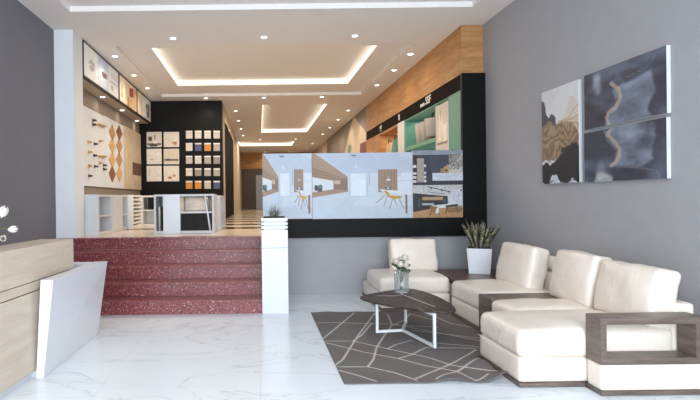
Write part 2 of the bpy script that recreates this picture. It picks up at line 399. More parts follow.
# ceiling with raised trays
mb = MB()
TR = [  # region y0,y1, hole x0,x1,y0,y1, raise
    (-2.4, 7.0, -2.45, 2.86, .4, 6.33, .07),
    (7.0, 12.15, -2.3, 2.52, 7.8, 11.62, .065),
    (12.15, 20.3, .15, 1.87, 12.75, 18.1, .13),
    (20.3, 26.2, -.85, 1.62, 20.9, 22.6, .15)]
def plate(x0, x1, y0, y1, h, z):
    a, b_, c, d = h
    for r in ((x0, x1, y0, c), (x0, x1, d, y1), (x0, a, c, d), (b_, x1, c, d)):
        mb.quad([(r[0], r[2], z), (r[1], r[2], z), (r[1], r[3], z), (r[0], r[3], z)])
def risers(h, z0, z1):
    a, b_, c, d = h
    for p, q in (((a, c), (b_, c)), ((b_, c), (b_, d)), ((b_, d), (a, d)), ((a, d), (a, c))):
        mb.quad([(p[0], p[1], z0), (q[0], q[1], z0), (q[0], q[1], z1), (p[0], p[1], z1)])
def lid(h, z): a, b_, c, d = h; mb.quad([(a, c, z), (b_, c, z), (b_, d, z), (a, d, z)])
for k, (y0, y1, *h, up) in enumerate(TR):
    plate(-3.2, 4.0, y0, y1, h, ZC); risers(h, ZC, ZC+up)
    if k == 1:
        IN = (-1.77, 2.05, 8.1, 10.80); plate(h[0], h[1], h[2], h[3], IN, ZC+up); risers(IN, ZC+up, ZC+.18); lid(IN, ZC+.18)
    else: lid(h, ZC+up)
struct('ceiling', mb, M['ceiling'])
mb = MB(); mb.box(-3.2, 4.0, -2.4, 26.2, 4.2, 4.3); struct('ceiling_slab', mb, M['ceiling'])

def led(h, z0, z1, where, near=True):
    a, b_, c, d = h; e = .012
    mb = MB(); mb.box(a, a+e, c, d, z0, z1); mb.box(b_-e, b_, c, d, z0, z1); mb.box(a+e, b_-e, d-e, d, z0, z1); mb.box(a+e, b_-e, c, c+e, z0, z1)
    solo(mb, 'led_strip', M['led'], ((a+b_)/2, (c+d)/2, z0), 'glowing white strip light edging ' + where, 'strip light', 'cove strip lights')
led(IN, ZC+.09, ZC+.16, 'the large ceiling tray nearest the viewer')
led(TR[2][2:6], ZC+.02, ZC+.10, 'the middle ceiling tray')
led(TR[3][2:6], ZC+.02, ZC+.10, 'the farthest ceiling tray')

for (a_, b_, c_, d_), pw_ in ((IN, 105), (TR[2][2:6], 100), (TR[3][2:6], 70)):
    area('tray_light', ((a_+b_)/2, (c_+d_)/2, ZC+.03), (0, 0, 0), (b_-a_)*.92, (d_-c_)*.92, pw_, (1, .80, .58))
# downlights
def downlight(x, y, z, label, group, power=14, r=.047, spot=True):
    X, Y = onZ(x, y, z)
    e = thing('downlight', (X, Y, z), label, 'downlight', group)
    m1 = MB(); m1.lathe([(r+.018, 0), (r+.018, -.008), (r, -.01), (r, 0)], (X, Y, z), 20, cap=False); m1.build('trim_ring', M['white_metal'], e)
    m2 = MB(); m2.lathe([(r*.98, -.001), (r*.98, -.006)], (X, Y, z), 20); m2.build('lamp_lens', M['lens'], e)
    if spot:
        l = bpy.data.lights.new('downlight_beam', 'SPOT'); l.energy = power*1.3; l.color = (1, .85, .68); l.spot_size = 2.3; l.spot_blend = .9; l.shadow_soft_size = .06
        lo = bpy.data.objects.new('downlight_beam', l); col.objects.link(lo); lo.parent = e; lo.location = (0, 0, -.03)
three = ['left', 'middle', 'right']; depth3 = ['nearest', 'middle', 'farthest']; depth4 = ['nearest', 'second', 'third', 'farthest']
rows = [
 ([(173,38),(264,37),(355,35.5)], three, '{} one of the three ceiling downlights before the large lit tray', 14),
 ([(410.5,54),(394,70),(377,85)], depth3, '{} of the three ceiling downlights beside the wood bulkhead, right of the large tray', 4),
 ([(115,56),(134,75),(147.5,88)], depth3, '{} of the three ceiling downlights beside the lit signs, left of the large tray', 14),
 ([(206,98),(264,97.4),(322,96.6)], three, '{} one of the three ceiling downlights between the large and the middle tray', 16),
 ([(348,110.2),(338,119.4),(329.6,127.6),(322.6,134)], depth4, '{} of the four ceiling downlights in line right of the middle tray', 20),
 ([(235.8,110.8),(238.6,120.6),(241,128.8),(243,135.4)], depth4, '{} of the four ceiling downlights in line left of the middle tray', 20),
 ([(260,139.4),(295.6,139)], ['left', 'right'], '{} one of two ceiling downlights between the middle and farthest tray', 20),
 ([(312.4,143.6),(307.4,148.2)], ['nearer', 'farther'], '{} of two ceiling downlights right of the farthest tray', 20),
 ([(265,151.8),(289.6,151.6)], ['left', 'right'], '{} one of two ceiling downlights beyond the farthest tray', 20)]
for pts, wd, lab, pw in rows:
    for (x, y), o_ in zip(pts, wd): downlight(x, y, ZC, lab.format(o_), 'recessed ceiling downlights', pw)
# soffit under the lit signs
ZS = 3.33
mb = MB(); mb.box(-2.97, -2.74, 7.37, 12.1, ZS, 3.9); struct('wall_soffit', mb, M['wall_tan'])
for (x, y), o_ in zip([(102.5,96.7),(122,110),(137,120.5)], depth3):
    a, b2 = und(x, y); Y = (EYE-ZS)*FPX/b2
    downlight(x, y, ZS, o_ + ' of the three downlights in the soffit under the lit signs', 'soffit downlights', 2, .045)

# ================================================================== STAIRS, POST, DISPLAY WALL
YS = [5.85 + .2875*k for k in range(5)]
e = thing('staircase', (-1.4, 5.85, 0), 'red speckled terrazzo staircase of five steps up to the showroom', 'stairs')
for k in range(5):
    y0 = YS[k]; z = ZU/5*(k+1)
    m1 = MB(); m1.box(-2.945, .035, y0+.02, 7.14, z-ZU/5, z-.03); m1.build('step', M['terrazzo'], e)
    m2 = MB(); m2.box(-2.945, .035, y0, 7.14 if k == 4 else YS[k+1]+.02, z-.03, z, .006); m2.build('tread', M['terrazzo'], e)
x0, _ = onY(262, 300, 5.84); x1, _ = onY(288.6, 300, 5.84)
px0, px1 = .037, x1; ztop = 1.165
e = thing('planter_post', ((px0+px1)/2, 6.0, 0), 'tall white square planter post with grooves beside the red stairs', 'planter')
mb = MB()
for a, b_ in ((0, .80), (.803, 1.02), (1.036, 1.066), (1.082, 1.112), (1.128, ztop)):
    mb.box(px0, px1, 5.84, 6.2, a, b_, .003)
mb.box(px0+.03, px1-.03, 5.875, 6.17, .0, 1.15); mb.build('post', M['white'], e)
mb = MB(); mb.box(px0+.03, px1-.03, 5.87, 6.17, ztop, ztop+.012); mb.build('soil', M['soil'], e)
mb = MB(); mb.box(.037, .11, 6.2, 7.0, 0, ZU); struct('wall_stair_side', mb, M['wall_white'])
random.seed(4)
mb = MB(); cx_, cy_ = (px0+px1)/2, 6.02
for k in range(90):
    an = random.uniform(0, 6.28); ln = random.uniform(.08, .19); out = random.uniform(.02, .16)*(1 if k % 3 else .3); bx, by = cx_+random.uniform(-.05, .05), cy_+random.uniform(-.05, .05)
    P = [Vector((bx + out*s_*math.cos(an), by + out*s_*math.sin(an), ztop+.01 + ln*(s_ - .35*s_*s_*(out/.16)))) for s_ in (0, .33, .66, 1)]
    wv_ = Vector((-math.sin(an), math.cos(an), 0))*.004
    for p, q, a, b_ in zip(P, P[1:], (1, .8, .5), (.8, .5, .08)): mb.quad([p-wv_*a, p+wv_*a, q+wv_*b_, q-wv_*b_])
solo(mb, 'spiky_plant', M['grassy'], (cx_, cy_, ztop), 'spiky grey green tufted plant growing on top of the white post', 'plant')

# black parapet and the printed boards standing on it
YD = 6.93
X1 = onY(463, 185, YD)[0]
zb = onY(380, 237, YD)[1]; zt = onY(380, 218.3, YD)[1]
mb = MB(); mb.box(.11, X1, YD, YD+.06, zb, zt, .004); mb.box(.11, X1, YD+.06, 7.12, .835, .865)
solo(mb, 'parapet_panel', M['black'], (1.7, YD, zb), 'long black parapet panel under the printed display boards', 'parapet')
mb = MB(); mb.box(X1+.004, 3.305, YD+.002, 6.995, zb, 3.185, .003); mb.box(3.06, 3.305, 6.99, 7.14, .86, 3.18)
solo(mb, 'pillar_panel', M['black'], (3.1, YD, zt), 'tall plain black end panel at the corner of the wall cabinet', 'panel')

W_ = (206,216,228)
def room(cv, x0, x1, k):
    """white room print; k = narrowing of the left part, in photograph pixels"""
    g = lambda x: x0 + x*k
    cv.C[:] = (192,205,221)
    cv.poly([(g(0),150),(x1,150),(x1,172),(g(36),173),(g(34),172)], (188,201,218)); cv.poly([(g(60),150),(x1,150),(x1,160)], (196,208,223))
    cv.rect(g(35), 173, x1, 197, (204,216,229)); cv.poly([(g(36),196.6),(x1,196),(x1,222),(x0,222)], (196,208,222)); cv.poly([(g(48),197),(x1,197),(x1,206),(g(40),206)], (206,217,230))
    cv.poly([(x0-2,178),(g(21),180.5),(g(21),190),(x0-2,192)], (214,223,233))
    cv.poly([(x0-2,150),(g(3),153),(g(35),176),(g(35),181),(g(21),181),(x0-2,177)], (166,138,112))
    cv.poly([(x0-2,166),(g(35),179),(g(35),182),(g(21),181.6),(x0-2,177.4)], (146,116,90)); cv.poly([(x0-2,176.2),(g(21),180.4),(g(21),182),(x0-2,179)], (226,224,220))
    cv.poly([(g(21),181),(g(35.5),177),(g(35.5),190.5),(g(21),189.5)], (134,104,82)); cv.poly([(g(22),180),(g(28),180),(g(28),184),(g(22),184)], (196,172,150))
    cv.poly([(x0-2,192),(g(21),189),(g(36),190),(g(36),191.5),(x0-2,197.5)], (160,130,104)); cv.poly([(x0-2,197.5),(g(36),191.5),(g(36),198),(g(13),222),(x0-2,222)], (198,211,226)); cv.line([(g(12),219),(g(36),198)], (176,190,208), .5)
    for q in range(12): cv.line([(x0-1,154+q*2.0),(g(34.5),176.2+q*.36)], (138,110,86) if q % 2 else (184,158,132), .3, .6)
    cv.ell(g(4),187.5,1.6*k+.4,3,(46,50,56)); cv.ell(g(8),186.5,2*k+.4,2.4,(70,118,92)); cv.rect(g(5.5),188,g(10),191.4,(52,54,64))
def table(cv, xp0, xp1, xt1, xl, xd0, xd1):
    cv.rect(xd0-1, 172.6, xd1+1.4, 196.6, (190,202,218)); cv.rect(xd0, 173.6, xd1, 196, (222,232,243)); cv.rect(xd1+2.6, 172.4, xd1+3.4, 185, (150,166,184))
    cv.rect(xp0, 169.6, xp1, 192.5, (160,132,110)); n = 6
    for q in range(n): cv.line([(xp0+(xp1-xp0)*q/n+.3,170),(xp0+(xp1-xp0)*q/n+.3,192)], (138,110,90), .5)
    c = (xp0+xp1)/2; cv.ell(c+.6, 180.2, (xp1-xp0)*.11, .8, (236,238,240)); cv.rect(c+.4,176,c+.7,180,(210,214,220))
    cv.rect(xp1+.6, 174, xt1, 196, (218,227,238)); cv.rect(xp1+.6, 181, xt1, 181.5, (196,208,222))
    cv.poly([(xp0+1,189.5),(xt1,192.6),(xt1,195.4),(xp0+4,192)], (226,231,237)); cv.rect(c-2, 187.4, c+3, 190.4, (94,106,128)); cv.rect(c-.4,187.6,c+1.2,189.8,(210,216,226))
    cv.rect(xl, 195, xl+1.9, 214, (142,106,76)); cv.rect(xl+1.2,195,xl+1.9,214,(112,82,58))
def chair_(cv, x, k):
    for a in ((2,196,-1.5,206),(7,200,4,209),(14,200,18,208.6),(9,200,11,206),(-1,196,-9,203)): cv.line([(x+a[0]*k,a[1]),(x+a[2]*k,a[3])], (134,98,60), .6)
    cv.poly([(x-1.5*k,190.8),(x+2*k,191.6),(x+5*k,196),(x+15*k,196.4),(x+17*k,198.4),(x+8*k,200),(x+2*k,196.6)], (212,146,56)); cv.poly([(x+5.5*k,196.6),(x+15*k,196.6),(x+16.5*k,198.2),(x+8*k,199.2)], (188,170,44))
def printed(name, x0, y0, x1, y1, res, painter, label, grp='printed room pictures on the display wall', th=.03, Y=YD-.002, tone=.93):
    cv = Canvas(int((x1-x0)*res), int((y1-y0)*res), x0, y0, x1, y1, (200,200,200)); painter(cv); cv.C *= tone
    a = onY(x0, (y0+y1)/2, Y)[0]; c = onY(x1, (y0+y1)/2, Y)[0]; zt_ = onY((x0+x1)/2, y0, Y)[1]; zb_ = max(zt+.001, onY((x0+x1)/2, y1, Y)[1])
    o = board(name, cv, (a, Y, zt_), (c-.004, Y, zt_), (a, Y, zb_), th, (0,-1,0), M['pic'], M['paper']); rebase(o, ((a+c)/2, Y+.015, zb_))
    return tag(o, label, 'display board', grp)
def pA(cv):
    room(cv, 262, 313, .47); table(cv, 294.3, 303.7, 313, 308.4, 280.3, 289.6); chair_(cv, 299, .5)
    cv.rect(280, 155.6, 284.2, 156.9, (84,90,102)); cv.rect(282,166,285,169,(206,216,228)); cv.noise(.025, 3)
def pB(cv):
    room(cv, 312.3, 413, 1.0); table(cv, 378.5, 397.8, 413, 405.6, 350.5, 366.5); chair_(cv, 385.5, 1.0); cv.rect(351.5,180.6,366,195,(228,238,248))
    cv.rect(351.6, 154.8, 356.8, 156.1, (74,80,92)); cv.rect(355, 164.6, 358, 168,(208,217,229)); cv.rect(398,173.5,401,177,(196,206,220)); cv.noise(.025, 4)
def pC(cv):
    cv.C[:] = (52,56,70); cv.rect(410,148,466,154.6,(142,150,164)); cv.rect(412,155,418,186,(40,34,34)); cv.rect(417,158,424,182,(172,156,142))
    for y in (165,172,176,180): cv.rect(412.5,y,416.5,y+2.4,(216,216,220)); cv.rect(424,y-.5,426.2,y+2,(206,208,214))
    cv.poly([(428,156),(450,156),(450,172),(432,174)], (62,66,82)); cv.rect(449,155,463,172,(152,142,136))
    for k in range(26):
        random.seed(k); a, b_ = random.uniform(445,462), random.uniform(156,170); cv.line([(a,b_),(a+random.uniform(-4,4), b_+random.uniform(-3,3))], random.choice([(60,50,46),(214,214,216),(180,190,200),(120,108,98)]), .8)
    cv.rect(444,166.5,449.4,172.6,(196,158,108)); cv.rect(440.5,168.5,444.5,172.6,(168,130,88)); cv.ell(446.5,170.5,1.6,1.4,(110,76,50))
    cv.rect(432.5,172.8,464,180.6,(206,212,222)); cv.line([(433,176),(464,176.6)],(186,192,204),.6); cv.rect(449,169.5,464,173,(196,188,178)); cv.rect(412,182.5,464,186,(50,50,62)); cv.noise(.12, 5, 30)
def pD(cv):
    cv.C[:] = (204,204,210); cv.poly([(413,184.5),(464,184.5),(464,204),(448,204),(448,196),(413,193)], (198,196,198))
    cv.poly([(448,195),(464,188),(464,209),(448,206)], (206,212,222)); cv.poly([(413,193),(448,196.5),(448,206),(432,210),(413,212.5)], (40,40,50))
    cv.rect(422.5,197,443.5,200.4,(186,150,112)); cv.rect(422,203.6,434,205.4,(180,184,190)); cv.rect(418,199,420.5,208,(70,70,78)); cv.rect(443,198,447,203,(70,72,86))
    cv.poly([(413,212.5),(432,209),(464,208),(464,218.5),(413,218.5)], (184,142,98)); cv.poly([(431,206),(458,203.5),(458,206),(439,208.5)], (222,224,226)); cv.poly([(446,206),(458,204.5),(458,206.8),(446,208)], (36,34,36))
    for a in ((432,209,430,216),(438,209,439,215),(447,208,446,214),(456,207,458,213),(436,208,433,213)): cv.line([(a[0],a[1]),(a[2],a[3])],(96,62,38),1.0)
    cv.rect(435.5,208.5,439,214,(216,214,212)); cv.poly([(446,208),(462,206),(462,213),(448,213)], (122,84,56), .6); cv.poly([(430,207),(437,207),(436,211),(431,211)], (150,108,66))
    cv.line([(428,186.6),(450,192)],(36,36,42),.7); cv.line([(428,192),(445,194.4)],(60,60,66),.5); cv.line([(423.5,184.5),(424,193)],(180,160,136),.8)
    for q in ((431.5,188),(442,190.4),(449.5,192),(461.5,190.5)): cv.ell(q[0],q[1],.8,1.1,(26,26,30))
    cv.noise(.15, 6, 34)
printed('display_board', 262.6, 153.5, 312.2, 218.8, 3, pA, 'leftmost printed board of a white kitchen with yellow chair, behind the post')
printed('display_board', 312.4, 152.8, 412.6, 218.6, 2.6, pB, 'wide printed board of a white kitchen with yellow chair, right of the narrower one')
printed('display_board', 412.8, 150.2, 463, 184.9, 3, pC, 'upper right printed board of a dark kitchen with light worktop')
printed('display_board', 412.8, 185.0, 463, 218.3, 3, pD, 'lower right printed board of a room with wood floor and track lights')

# ================================================================== RIGHT WALL CABINET
XF = 2.99; ZB0, ZB1 = 2.965, 3.185
YE = 13.1
e = thing('display_cabinet', (XF, 10, ZU), 'long wood-clad wall cabinet with dark sign band and open niches', 'cabinet')
mb = MB(); mb.box(XF, 3.69, 7.002, YE, ZB1, 3.895); mb.build('wood_fascia', M['amber'], e)
mb = MB(); mb.box(XF-.012, 3.69, 7.0, YE, ZB0, ZB1); mb.build('sign_band', M['fascia'], e)
mb = MB(); mb.box(3.62, 3.69, 7.14, YE, ZU, ZB0); mb.build('carcass', M['black'], e)
mb = MB(); mb.box(XF, 3.05, 7.01, 7.50, ZU, ZB0); mb.box(XF, 3.62, 8.02, 8.06, ZU, ZB0); mb.box(XF, 3.62, 9.70, 9.76, ZU, ZB0); mb.box(XF, 3.62, 8.06, 9.7, 2.33, 2.40)
mb.box(3.56, 3.62, 8.06, 9.7, 2.40, ZB0); mb.box(XF+.01, 3.62, 7.5, 9.76, ZB0-.03, ZB0-.002); mb.build('green_niche', M['green'], e)
mb = MB(); mb.box(3.56, 3.62, 8.06, 9.7, ZU, 2.33); mb.box(3.56,3.62,7.22,8.02,ZU,ZB0-.04); mb.build('back_panel', M['whitebox'], e)
mb = MB(); mb.box(XF-.004, 3.62, 9.76, 10.2, ZU, ZB0); mb.build('divider', M['whitebox'], e)
mb = MB(); mb.box(XF, 3.62, 11.72, YE, ZU, ZB0); mb.box(3.5, 3.62, 10.2, 11.72, ZU, ZB0); mb.box(XF, 3.5, 10.2, 11.72, 2.33, 2.38); mb.box(XF, 3.5, 10.2, 11.72, 2.91, ZB0); mb.build('wood_niche', M['amber'], e)
def text(body, p, size, parent, name='lettering', axis='X'):
    cu = bpy.data.curves.new(name, 'FONT'); cu.body = body; cu.size = size; cu.extrude = .004; cu.align_x = 'CENTER'; cu.align_y = 'CENTER'
    o = bpy.data.objects.new('t', cu); col.objects.link(o); bpy.context.view_layer.update()
    me = bpy.data.meshes.new_from_object(o.evaluated_get(bpy.context.evaluated_depsgraph_get())); bpy.data.objects.remove(o)
    me.transform(Matrix.Rotation(math.pi/2, 4, 'X')); me.transform(Matrix.Rotation(-math.pi/2, 4, 'Z')); me.transform(Matrix.Translation(p))
    me.transform(parent.matrix_world.inverted()); me.materials.clear(); me.materials.append(M['paper'])
    o = bpy.data.objects.new(name, me); col.objects.link(o); o.parent = parent; return o
text('art', (XF-.016, 11.55, 3.10), .16, e); text('—', (XF-.016, 11.55, 3.015), .16, e); text('B', (XF-.016, 10.05, 3.07), .18, e)
text('nnus', (XF-.016, 8.62, 3.06), .12, e); text('SSF', (XF-.016, 8.33, 3.08), .19, e)

# relief picture board at the niche front
cv = Canvas(60, 120, 0, 0, 1, 2, (196,186,178)); cv.noise(.12, 9, 8)
cv.poly([(.1,1.0),(.35,.2),(.5,.15),(.65,.55),(.5,.9),(.5,1.0)], (222,212,202)); cv.poly([(.35,.2),(.5,.15),(.45,.5)], (150,138,130)); cv.poly([(.6,.6),(.9,.55),(.9,1.05),(.6,1.05)], (232,226,218))
cv.rect(0,1.1,1,2,(206,200,196)); cv.poly([(.15,2),(.18,1.65),(.42,1.65),(.42,2)], (72,84,108)); cv.poly([(.55,2),(.55,1.65),(.85,1.65),(.85,2)], (58,70,96)); cv.rect(.2,1.2,.3,1.6,(170,160,152)); cv.rect(.1,1.03,.95,1.08,(120,110,104))
o = board('relief_picture', cv, (XF-.01, 8.0, 2.90), (XF-.01, 7.5, 2.90), (XF-.01, 8.0, 1.7), .03, (-1,0,0), M['pic'], M['paper'])
rebase(o, (XF+.005, 7.75, 1.7)); tag(o, 'tall printed panel of pale sculpted shapes over dark blue forms in the green niche', 'picture')

# bins in the green niche
def bin_(y, x, wd, h, zz, mat, label, handle=False, dark=False):
    e = thing('storage_bin', (x, y, zz), label, 'bin', 'pale bins in the green niche')
    m_ = MB(); m_.lathe([(wd*.42, 0), (wd*.5, h*.96), (wd*.52, h), (wd*.46, h), (wd*.40, h*.1)], (x, y, zz), 20); m_.build('body', mat, e)
    if dark: m_ = MB(); m_.lathe([(wd*.435, .0), (wd*.452, h*.18), (wd*.44, h*.18), (wd*.42, 0)], (x, y, zz), 20, cap=False); m_.build('base_band', M['black_metal'], e)
    if handle:
        m_ = MB(); m_.tube([(x, y+wd*.46*math.cos(a), zz+h*.97+.15*math.sin(a)) for a in [k*math.pi/10 for k in range(11)]], .016); m_.build('handle', M['black_metal'], e)
bin_(9.28, 3.17, .22, .40, 2.40, M['bin'], 'narrow pale bin farthest along the green niche shelf')
bin_(8.98, 3.17, .22, .40, 2.40, M['bin'], 'narrow pale bin beside the large handled bin on the green shelf')
bin_(8.62, 3.20, .36, .40, 2.40, M['bin'], 'large pale bin with black arched handle and dark base', True, True)
bin_(8.26, 3.24, .22, .42, 2.40, M['bin'], 'narrow pale bin nearest along the green niche shelf')
def bag(y, x, wd, h, mat, label):
    zz = 2.38; e = thing('handbag', (x, y, zz), label, 'bag', 'bags in the wooden niche')
    m_ = MB(); m_.hexa([(x-.07,y-wd/2,zz),(x+.07,y-wd/2,zz),(x+.07,y+wd/2,zz),(x-.07,y+wd/2,zz)], [(x-.03,y-wd*.4,zz+h),(x+.03,y-wd*.4,zz+h),(x+.03,y+wd*.4,zz+h),(x-.03,y+wd*.4,zz+h)], .01); m_.build('body', mat, e)
    m_ = MB(); m_.tube([(x, y+wd*.33*math.cos(a), zz+h-.01+.11*math.sin(a)) for a in [k*math.pi/10 for k in range(11)]], .014); m_.build('handle', M['black_metal'], e)
bag(11.3, 3.12, .34, .30, M['beige'], 'beige bag with black handle, farthest on the wooden shelf')
bag(10.86, 3.14, .36, .34, M['teal'], 'teal bag with black handle, between the beige and brown bags')
bag(10.47, 3.2, .3, .36, M['brown'], 'brown bag with black handle, nearest on the wooden shelf')
# light inside niches
area('niche_lamp', (3.3, 8.9, 2.3), (0, 0, 0), .2, 1.5, 6, (.8,.92,1))
area('niche_lamp', (3.3, 8.9, 2.92), (0, 0, 0), .2, 1.5, 4, (1,.9,.8))
area('niche_lamp', (3.25, 10.95, 2.90), (0, 0, 0), .2, 1.2, 5, (1,.85,.65))

# painted far right wall, in colour blocks
Y0m, Y1m = 13.15, 20.6
def S3(x, y): Y, Z = onX(x, y, XF); return (-Y, -Z)
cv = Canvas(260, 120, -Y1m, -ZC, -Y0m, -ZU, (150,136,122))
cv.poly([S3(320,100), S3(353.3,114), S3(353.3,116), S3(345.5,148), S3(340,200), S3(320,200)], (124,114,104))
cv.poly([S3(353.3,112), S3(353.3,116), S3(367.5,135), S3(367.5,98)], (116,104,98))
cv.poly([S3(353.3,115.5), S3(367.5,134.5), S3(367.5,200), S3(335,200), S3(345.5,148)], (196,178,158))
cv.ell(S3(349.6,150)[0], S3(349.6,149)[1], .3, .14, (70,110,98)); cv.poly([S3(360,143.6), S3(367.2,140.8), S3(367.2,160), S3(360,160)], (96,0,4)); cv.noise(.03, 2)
o = board('wall_mural', cv, (XF, Y1m, ZC), (XF, Y0m, ZC), (XF, Y1m, ZU), .2, (-1,0,0), M['pic'], M['wall_tan']); tag(o, kind='structure')
mb = MB(); mb.box(3.02, 3.3, 20.6, 26, ZU, 4.2); struct('wall_inner_right', mb, M['wall_tan'])

# far wall: wood panel over double door
a = onY(238, 168.8, 25.98); b_ = onY(330, 150, 25.98)
mb = MB(); mb.box(-.87, 3.0, 25.93, 25.995, a[1], 3.895)
solo(mb, 'wood_panel', M['amber'], (1, 25.97, a[1]), 'amber wood panel across the far wall above the dark doors', 'wall panel')
e = thing('sliding_door', (0, 25.95, ZU), 'dark brown door with a grey blue leaf at the end of the corridor', 'door')
mb = MB(); mb.box(-.87, -.1, 25.9, 25.98, ZU, a[1]-.02); mb.box(.66, 2.9, 25.9, 25.98, ZU, a[1]-.02); mb.box(-.1, .66, 25.9, 25.98, 3.0-.3, a[1]-.02); mb.build('door_frame', plain('door_brown', (70,60,54), .5), e)
mb = MB(); mb.box(-.1, .27, 25.9, 25.97, ZU+.02, 2.69, .01); mb.box(.30, .66, 25.9, 25.97, ZU+.02, 2.69, .01); mb.box(-.1,.66,25.92,25.98,1.8,1.83); mb.build('door_leaf', plain('door_blue', (150,158,176), .4), e)

# ================================================================== LEFT SHOWROOM WALL
XSN = -2.67
def sgn(x, y): return onX(x, y, XSN)
ys = [7.385, 9.30, 10.69, 12.08]
def lb1(cv):
    cv.C[:] = (214,216,214); cv.rect(.36,0,.68,1,(176,184,200)); cv.rect(.68,0,1,1,(206,208,210)); cv.noise(.05, 1, 5)
    cv.line([(.14,.5),(.2,.35),(.26,.6)],(160,160,164),.03); cv.ell(.2,.62,.05,.09,(150,150,155),.8); cv.ell(.22,.45,.06,.06,(140,142,148),.7)
    cv.poly([(.44,.45),(.62,.42),(.62,.6),(.5,.62)],(108,78,60)); cv.rect(.42,.4,.46,.7,(225,225,228)); cv.rect(.74,.2,.95,.42,(186,186,192)); cv.rect(.72,.52,.96,.56,(150,150,158)); cv.ell(.78,.75,.04,.1,(160,160,168))
def lb2(cv):
    cv.C[:] = (206,184,158); cv.noise(.12, 2, 6); cv.rect(0,0,.32,1,(214,200,180)); cv.poly([(.55,.2),(.78,.1),(.78,.5),(.55,.55)],(150,48,40)); cv.rect(.8,.1,.98,.9,(190,150,110)); cv.rect(.1,.3,.2,.8,(170,150,130)); cv.ell(.65,.75,.12,.14,(214,170,110)); cv.rect(.45,.6,.5,1,(120,90,70))
def lb3(cv):
    cv.C[:] = (200,196,190); cv.noise(.15, 3, 6); cv.poly([(.1,0),(.35,0),(.3,1),(.1,1)],(214,190,160)); cv.rect(.4,.2,.6,.9,(224,224,224)); cv.poly([(.62,.3),(.9,.2),(.9,.8),(.7,.9)],(120,104,92)); cv.ell(.75,.5,.08,.1,(200,160,110))
labs = ['long backlit sign above the left wall showing a tap on pale background, nearest of three', 'backlit beige sign with a red accent, middle of three above the left wall', 'backlit sign with pale and brown shapes, farthest of the three above the left wall']
for k in range(3):
    ya, yb = ys[k]+.005, ys[k+1]-.005; z1 = 3.885; z0 = 3.335
    e = thing('lightbox_sign', (XSN-.03, (ya+yb)/2, z0), labs[k], 'sign', 'backlit signs above the left wall')
    mb = MB(); f = .018
    mb.box(XSN-.068, XSN+.008, ya, yb, z0, z0+f); mb.box(XSN-.068, XSN+.008, ya, yb, z1-f, z1); mb.box(XSN-.068, XSN+.008, ya, ya+f*1.6, z0, z1); mb.box(XSN-.068, XSN+.008, yb-f*1.6, yb, z0, z1); mb.build('frame', M['black_metal'], e)
    cv = Canvas(int(70*(yb-ya)), 60, 0, 0, 1, 1, (200,200,200)); (lb1, lb2, lb3)[k](cv)
    board('picture_panel', cv, (XSN, ya+f, z1-f), (XSN, yb-f, z1-f), (XSN, ya+f, z0+f), .06, (1,0,0), M['lightbox'], M['paper'], e)
XW = -2.965; XB = -2.93
def wb(x, y): return onX(x, y, XB)
ybd = [7.7, onX(105, 150, XB)[0], onX(124.2, 150, XB)[0], onX(138, 150, XB)[0]-.02]
zb0, zb1 = 1.66, 3.02
e = thing('sample_board', (XB, 8.6, zb0), 'white wall board with rows of small dark and brass knobs', 'sample board', 'sample boards on the left wall')
mb = MB(); mb.box(XW, XB, ybd[0], ybd[1]-.015, zb0, zb1, .004); mb.build('panel', M['board'], e)
kn = [(62,140,0),(62,155,0),(80,155,1),(88,160,1),(97,160,1),(45,215,1),(67,222,0),(85,212,1),(48,250,1),(65,262,0),(83,265,1),(93,268,1),(101,266,1),(47,298,1),(68,300,0),(84,288,1),(99,296,0),(99,310,0),(48,333,0)]
for x, y, k in kn:
    Y, Z = wb(75+x/3.475, 80+y/3.475); m_ = MB()
    if Y > ybd[1]-.1: Y = ybd[1]-.12
    m_.box(XB, XB+.015, Y-.03, Y+.03, Z-.025, Z+.025, .004); m_.box(XB+.015, XB+.05, Y-.012, Y+.012, Z-.012, Z+.012, .003); m_.box(XB+.04, XB+.062, Y-.03, Y+.03, Z-.018, Z+.012, .004)
    tag(m_.build('knob', M['brass'] if k else M['black_metal'], e), 'brass knob' if k else 'black knob')
e = thing('sample_board', (XB, 10.2, zb0), 'white wall board with two columns of brown wood veneer diamonds', 'sample board', 'sample boards on the left wall')
mb = MB(); mb.box(XW, XB, ybd[1]+.005, ybd[2]-.015, zb0, zb1+.02, .004); mb.build('panel', M['board'], e)
dm = [wood('veneer_a', (150,110,72), (196,160,116), (1,3,3), .5, 6), wood('veneer_b', (104,66,38), (150,102,62), (1,3,3), .5, 6), wood('veneer_c', (190,150,100), (216,180,130), (1,3,3), .5, 6)]
for c_, xx in enumerate((128.5, 153)):
    for r_, yy in enumerate((182, 228, 276, 325)):
        Y, Z = wb(75+xx/3.475, 80+yy/3.475+.4); hw, hh = .215, .125
        t_ = bmesh.new(); pts = [(Y-hw, Z), (Y, Z+hh*1.35), (Y+hw, Z), (Y, Z-hh*1.35)]
        a_ = [t_.verts.new((XB, p, q)) for p, q in pts]; b2 = [t_.verts.new((XB+.012, p, q)) for p, q in pts]; t_.faces.new(a_); t_.faces.new(b2)
        for i in range(4): t_.faces.new((a_[i], a_[(i+1) % 4], b2[(i+1) % 4], b2[i]))
        m_ = MB(); m_.join(t_); m_.build('veneer_diamond', dm[(r_*2+c_*1+(r_ > 1)) % 3], e)
e = thing('sample_board', (XB, 11.4, zb0), 'beige stone wall board with a dark brown square, farthest on the left wall', 'sample board', 'sample boards on the left wall')
mb = MB(); mb.box(XW, XB, ybd[2]+.005, 12.08, zb0, zb1+.04, .004); mb.build('panel', plain('travertine', (206,190,166), .5, var=.12, scale=5), e)
Y, Z = wb(75+200/3.475, 80+285/3.475); Y2, Z2 = wb(75+221/3.475, 80+332/3.475)
mb = MB(); mb.box(XB, XB+.015, Y, 12.0, Z2, Z, .003); mb.build('brown_square', M['brown'], e)

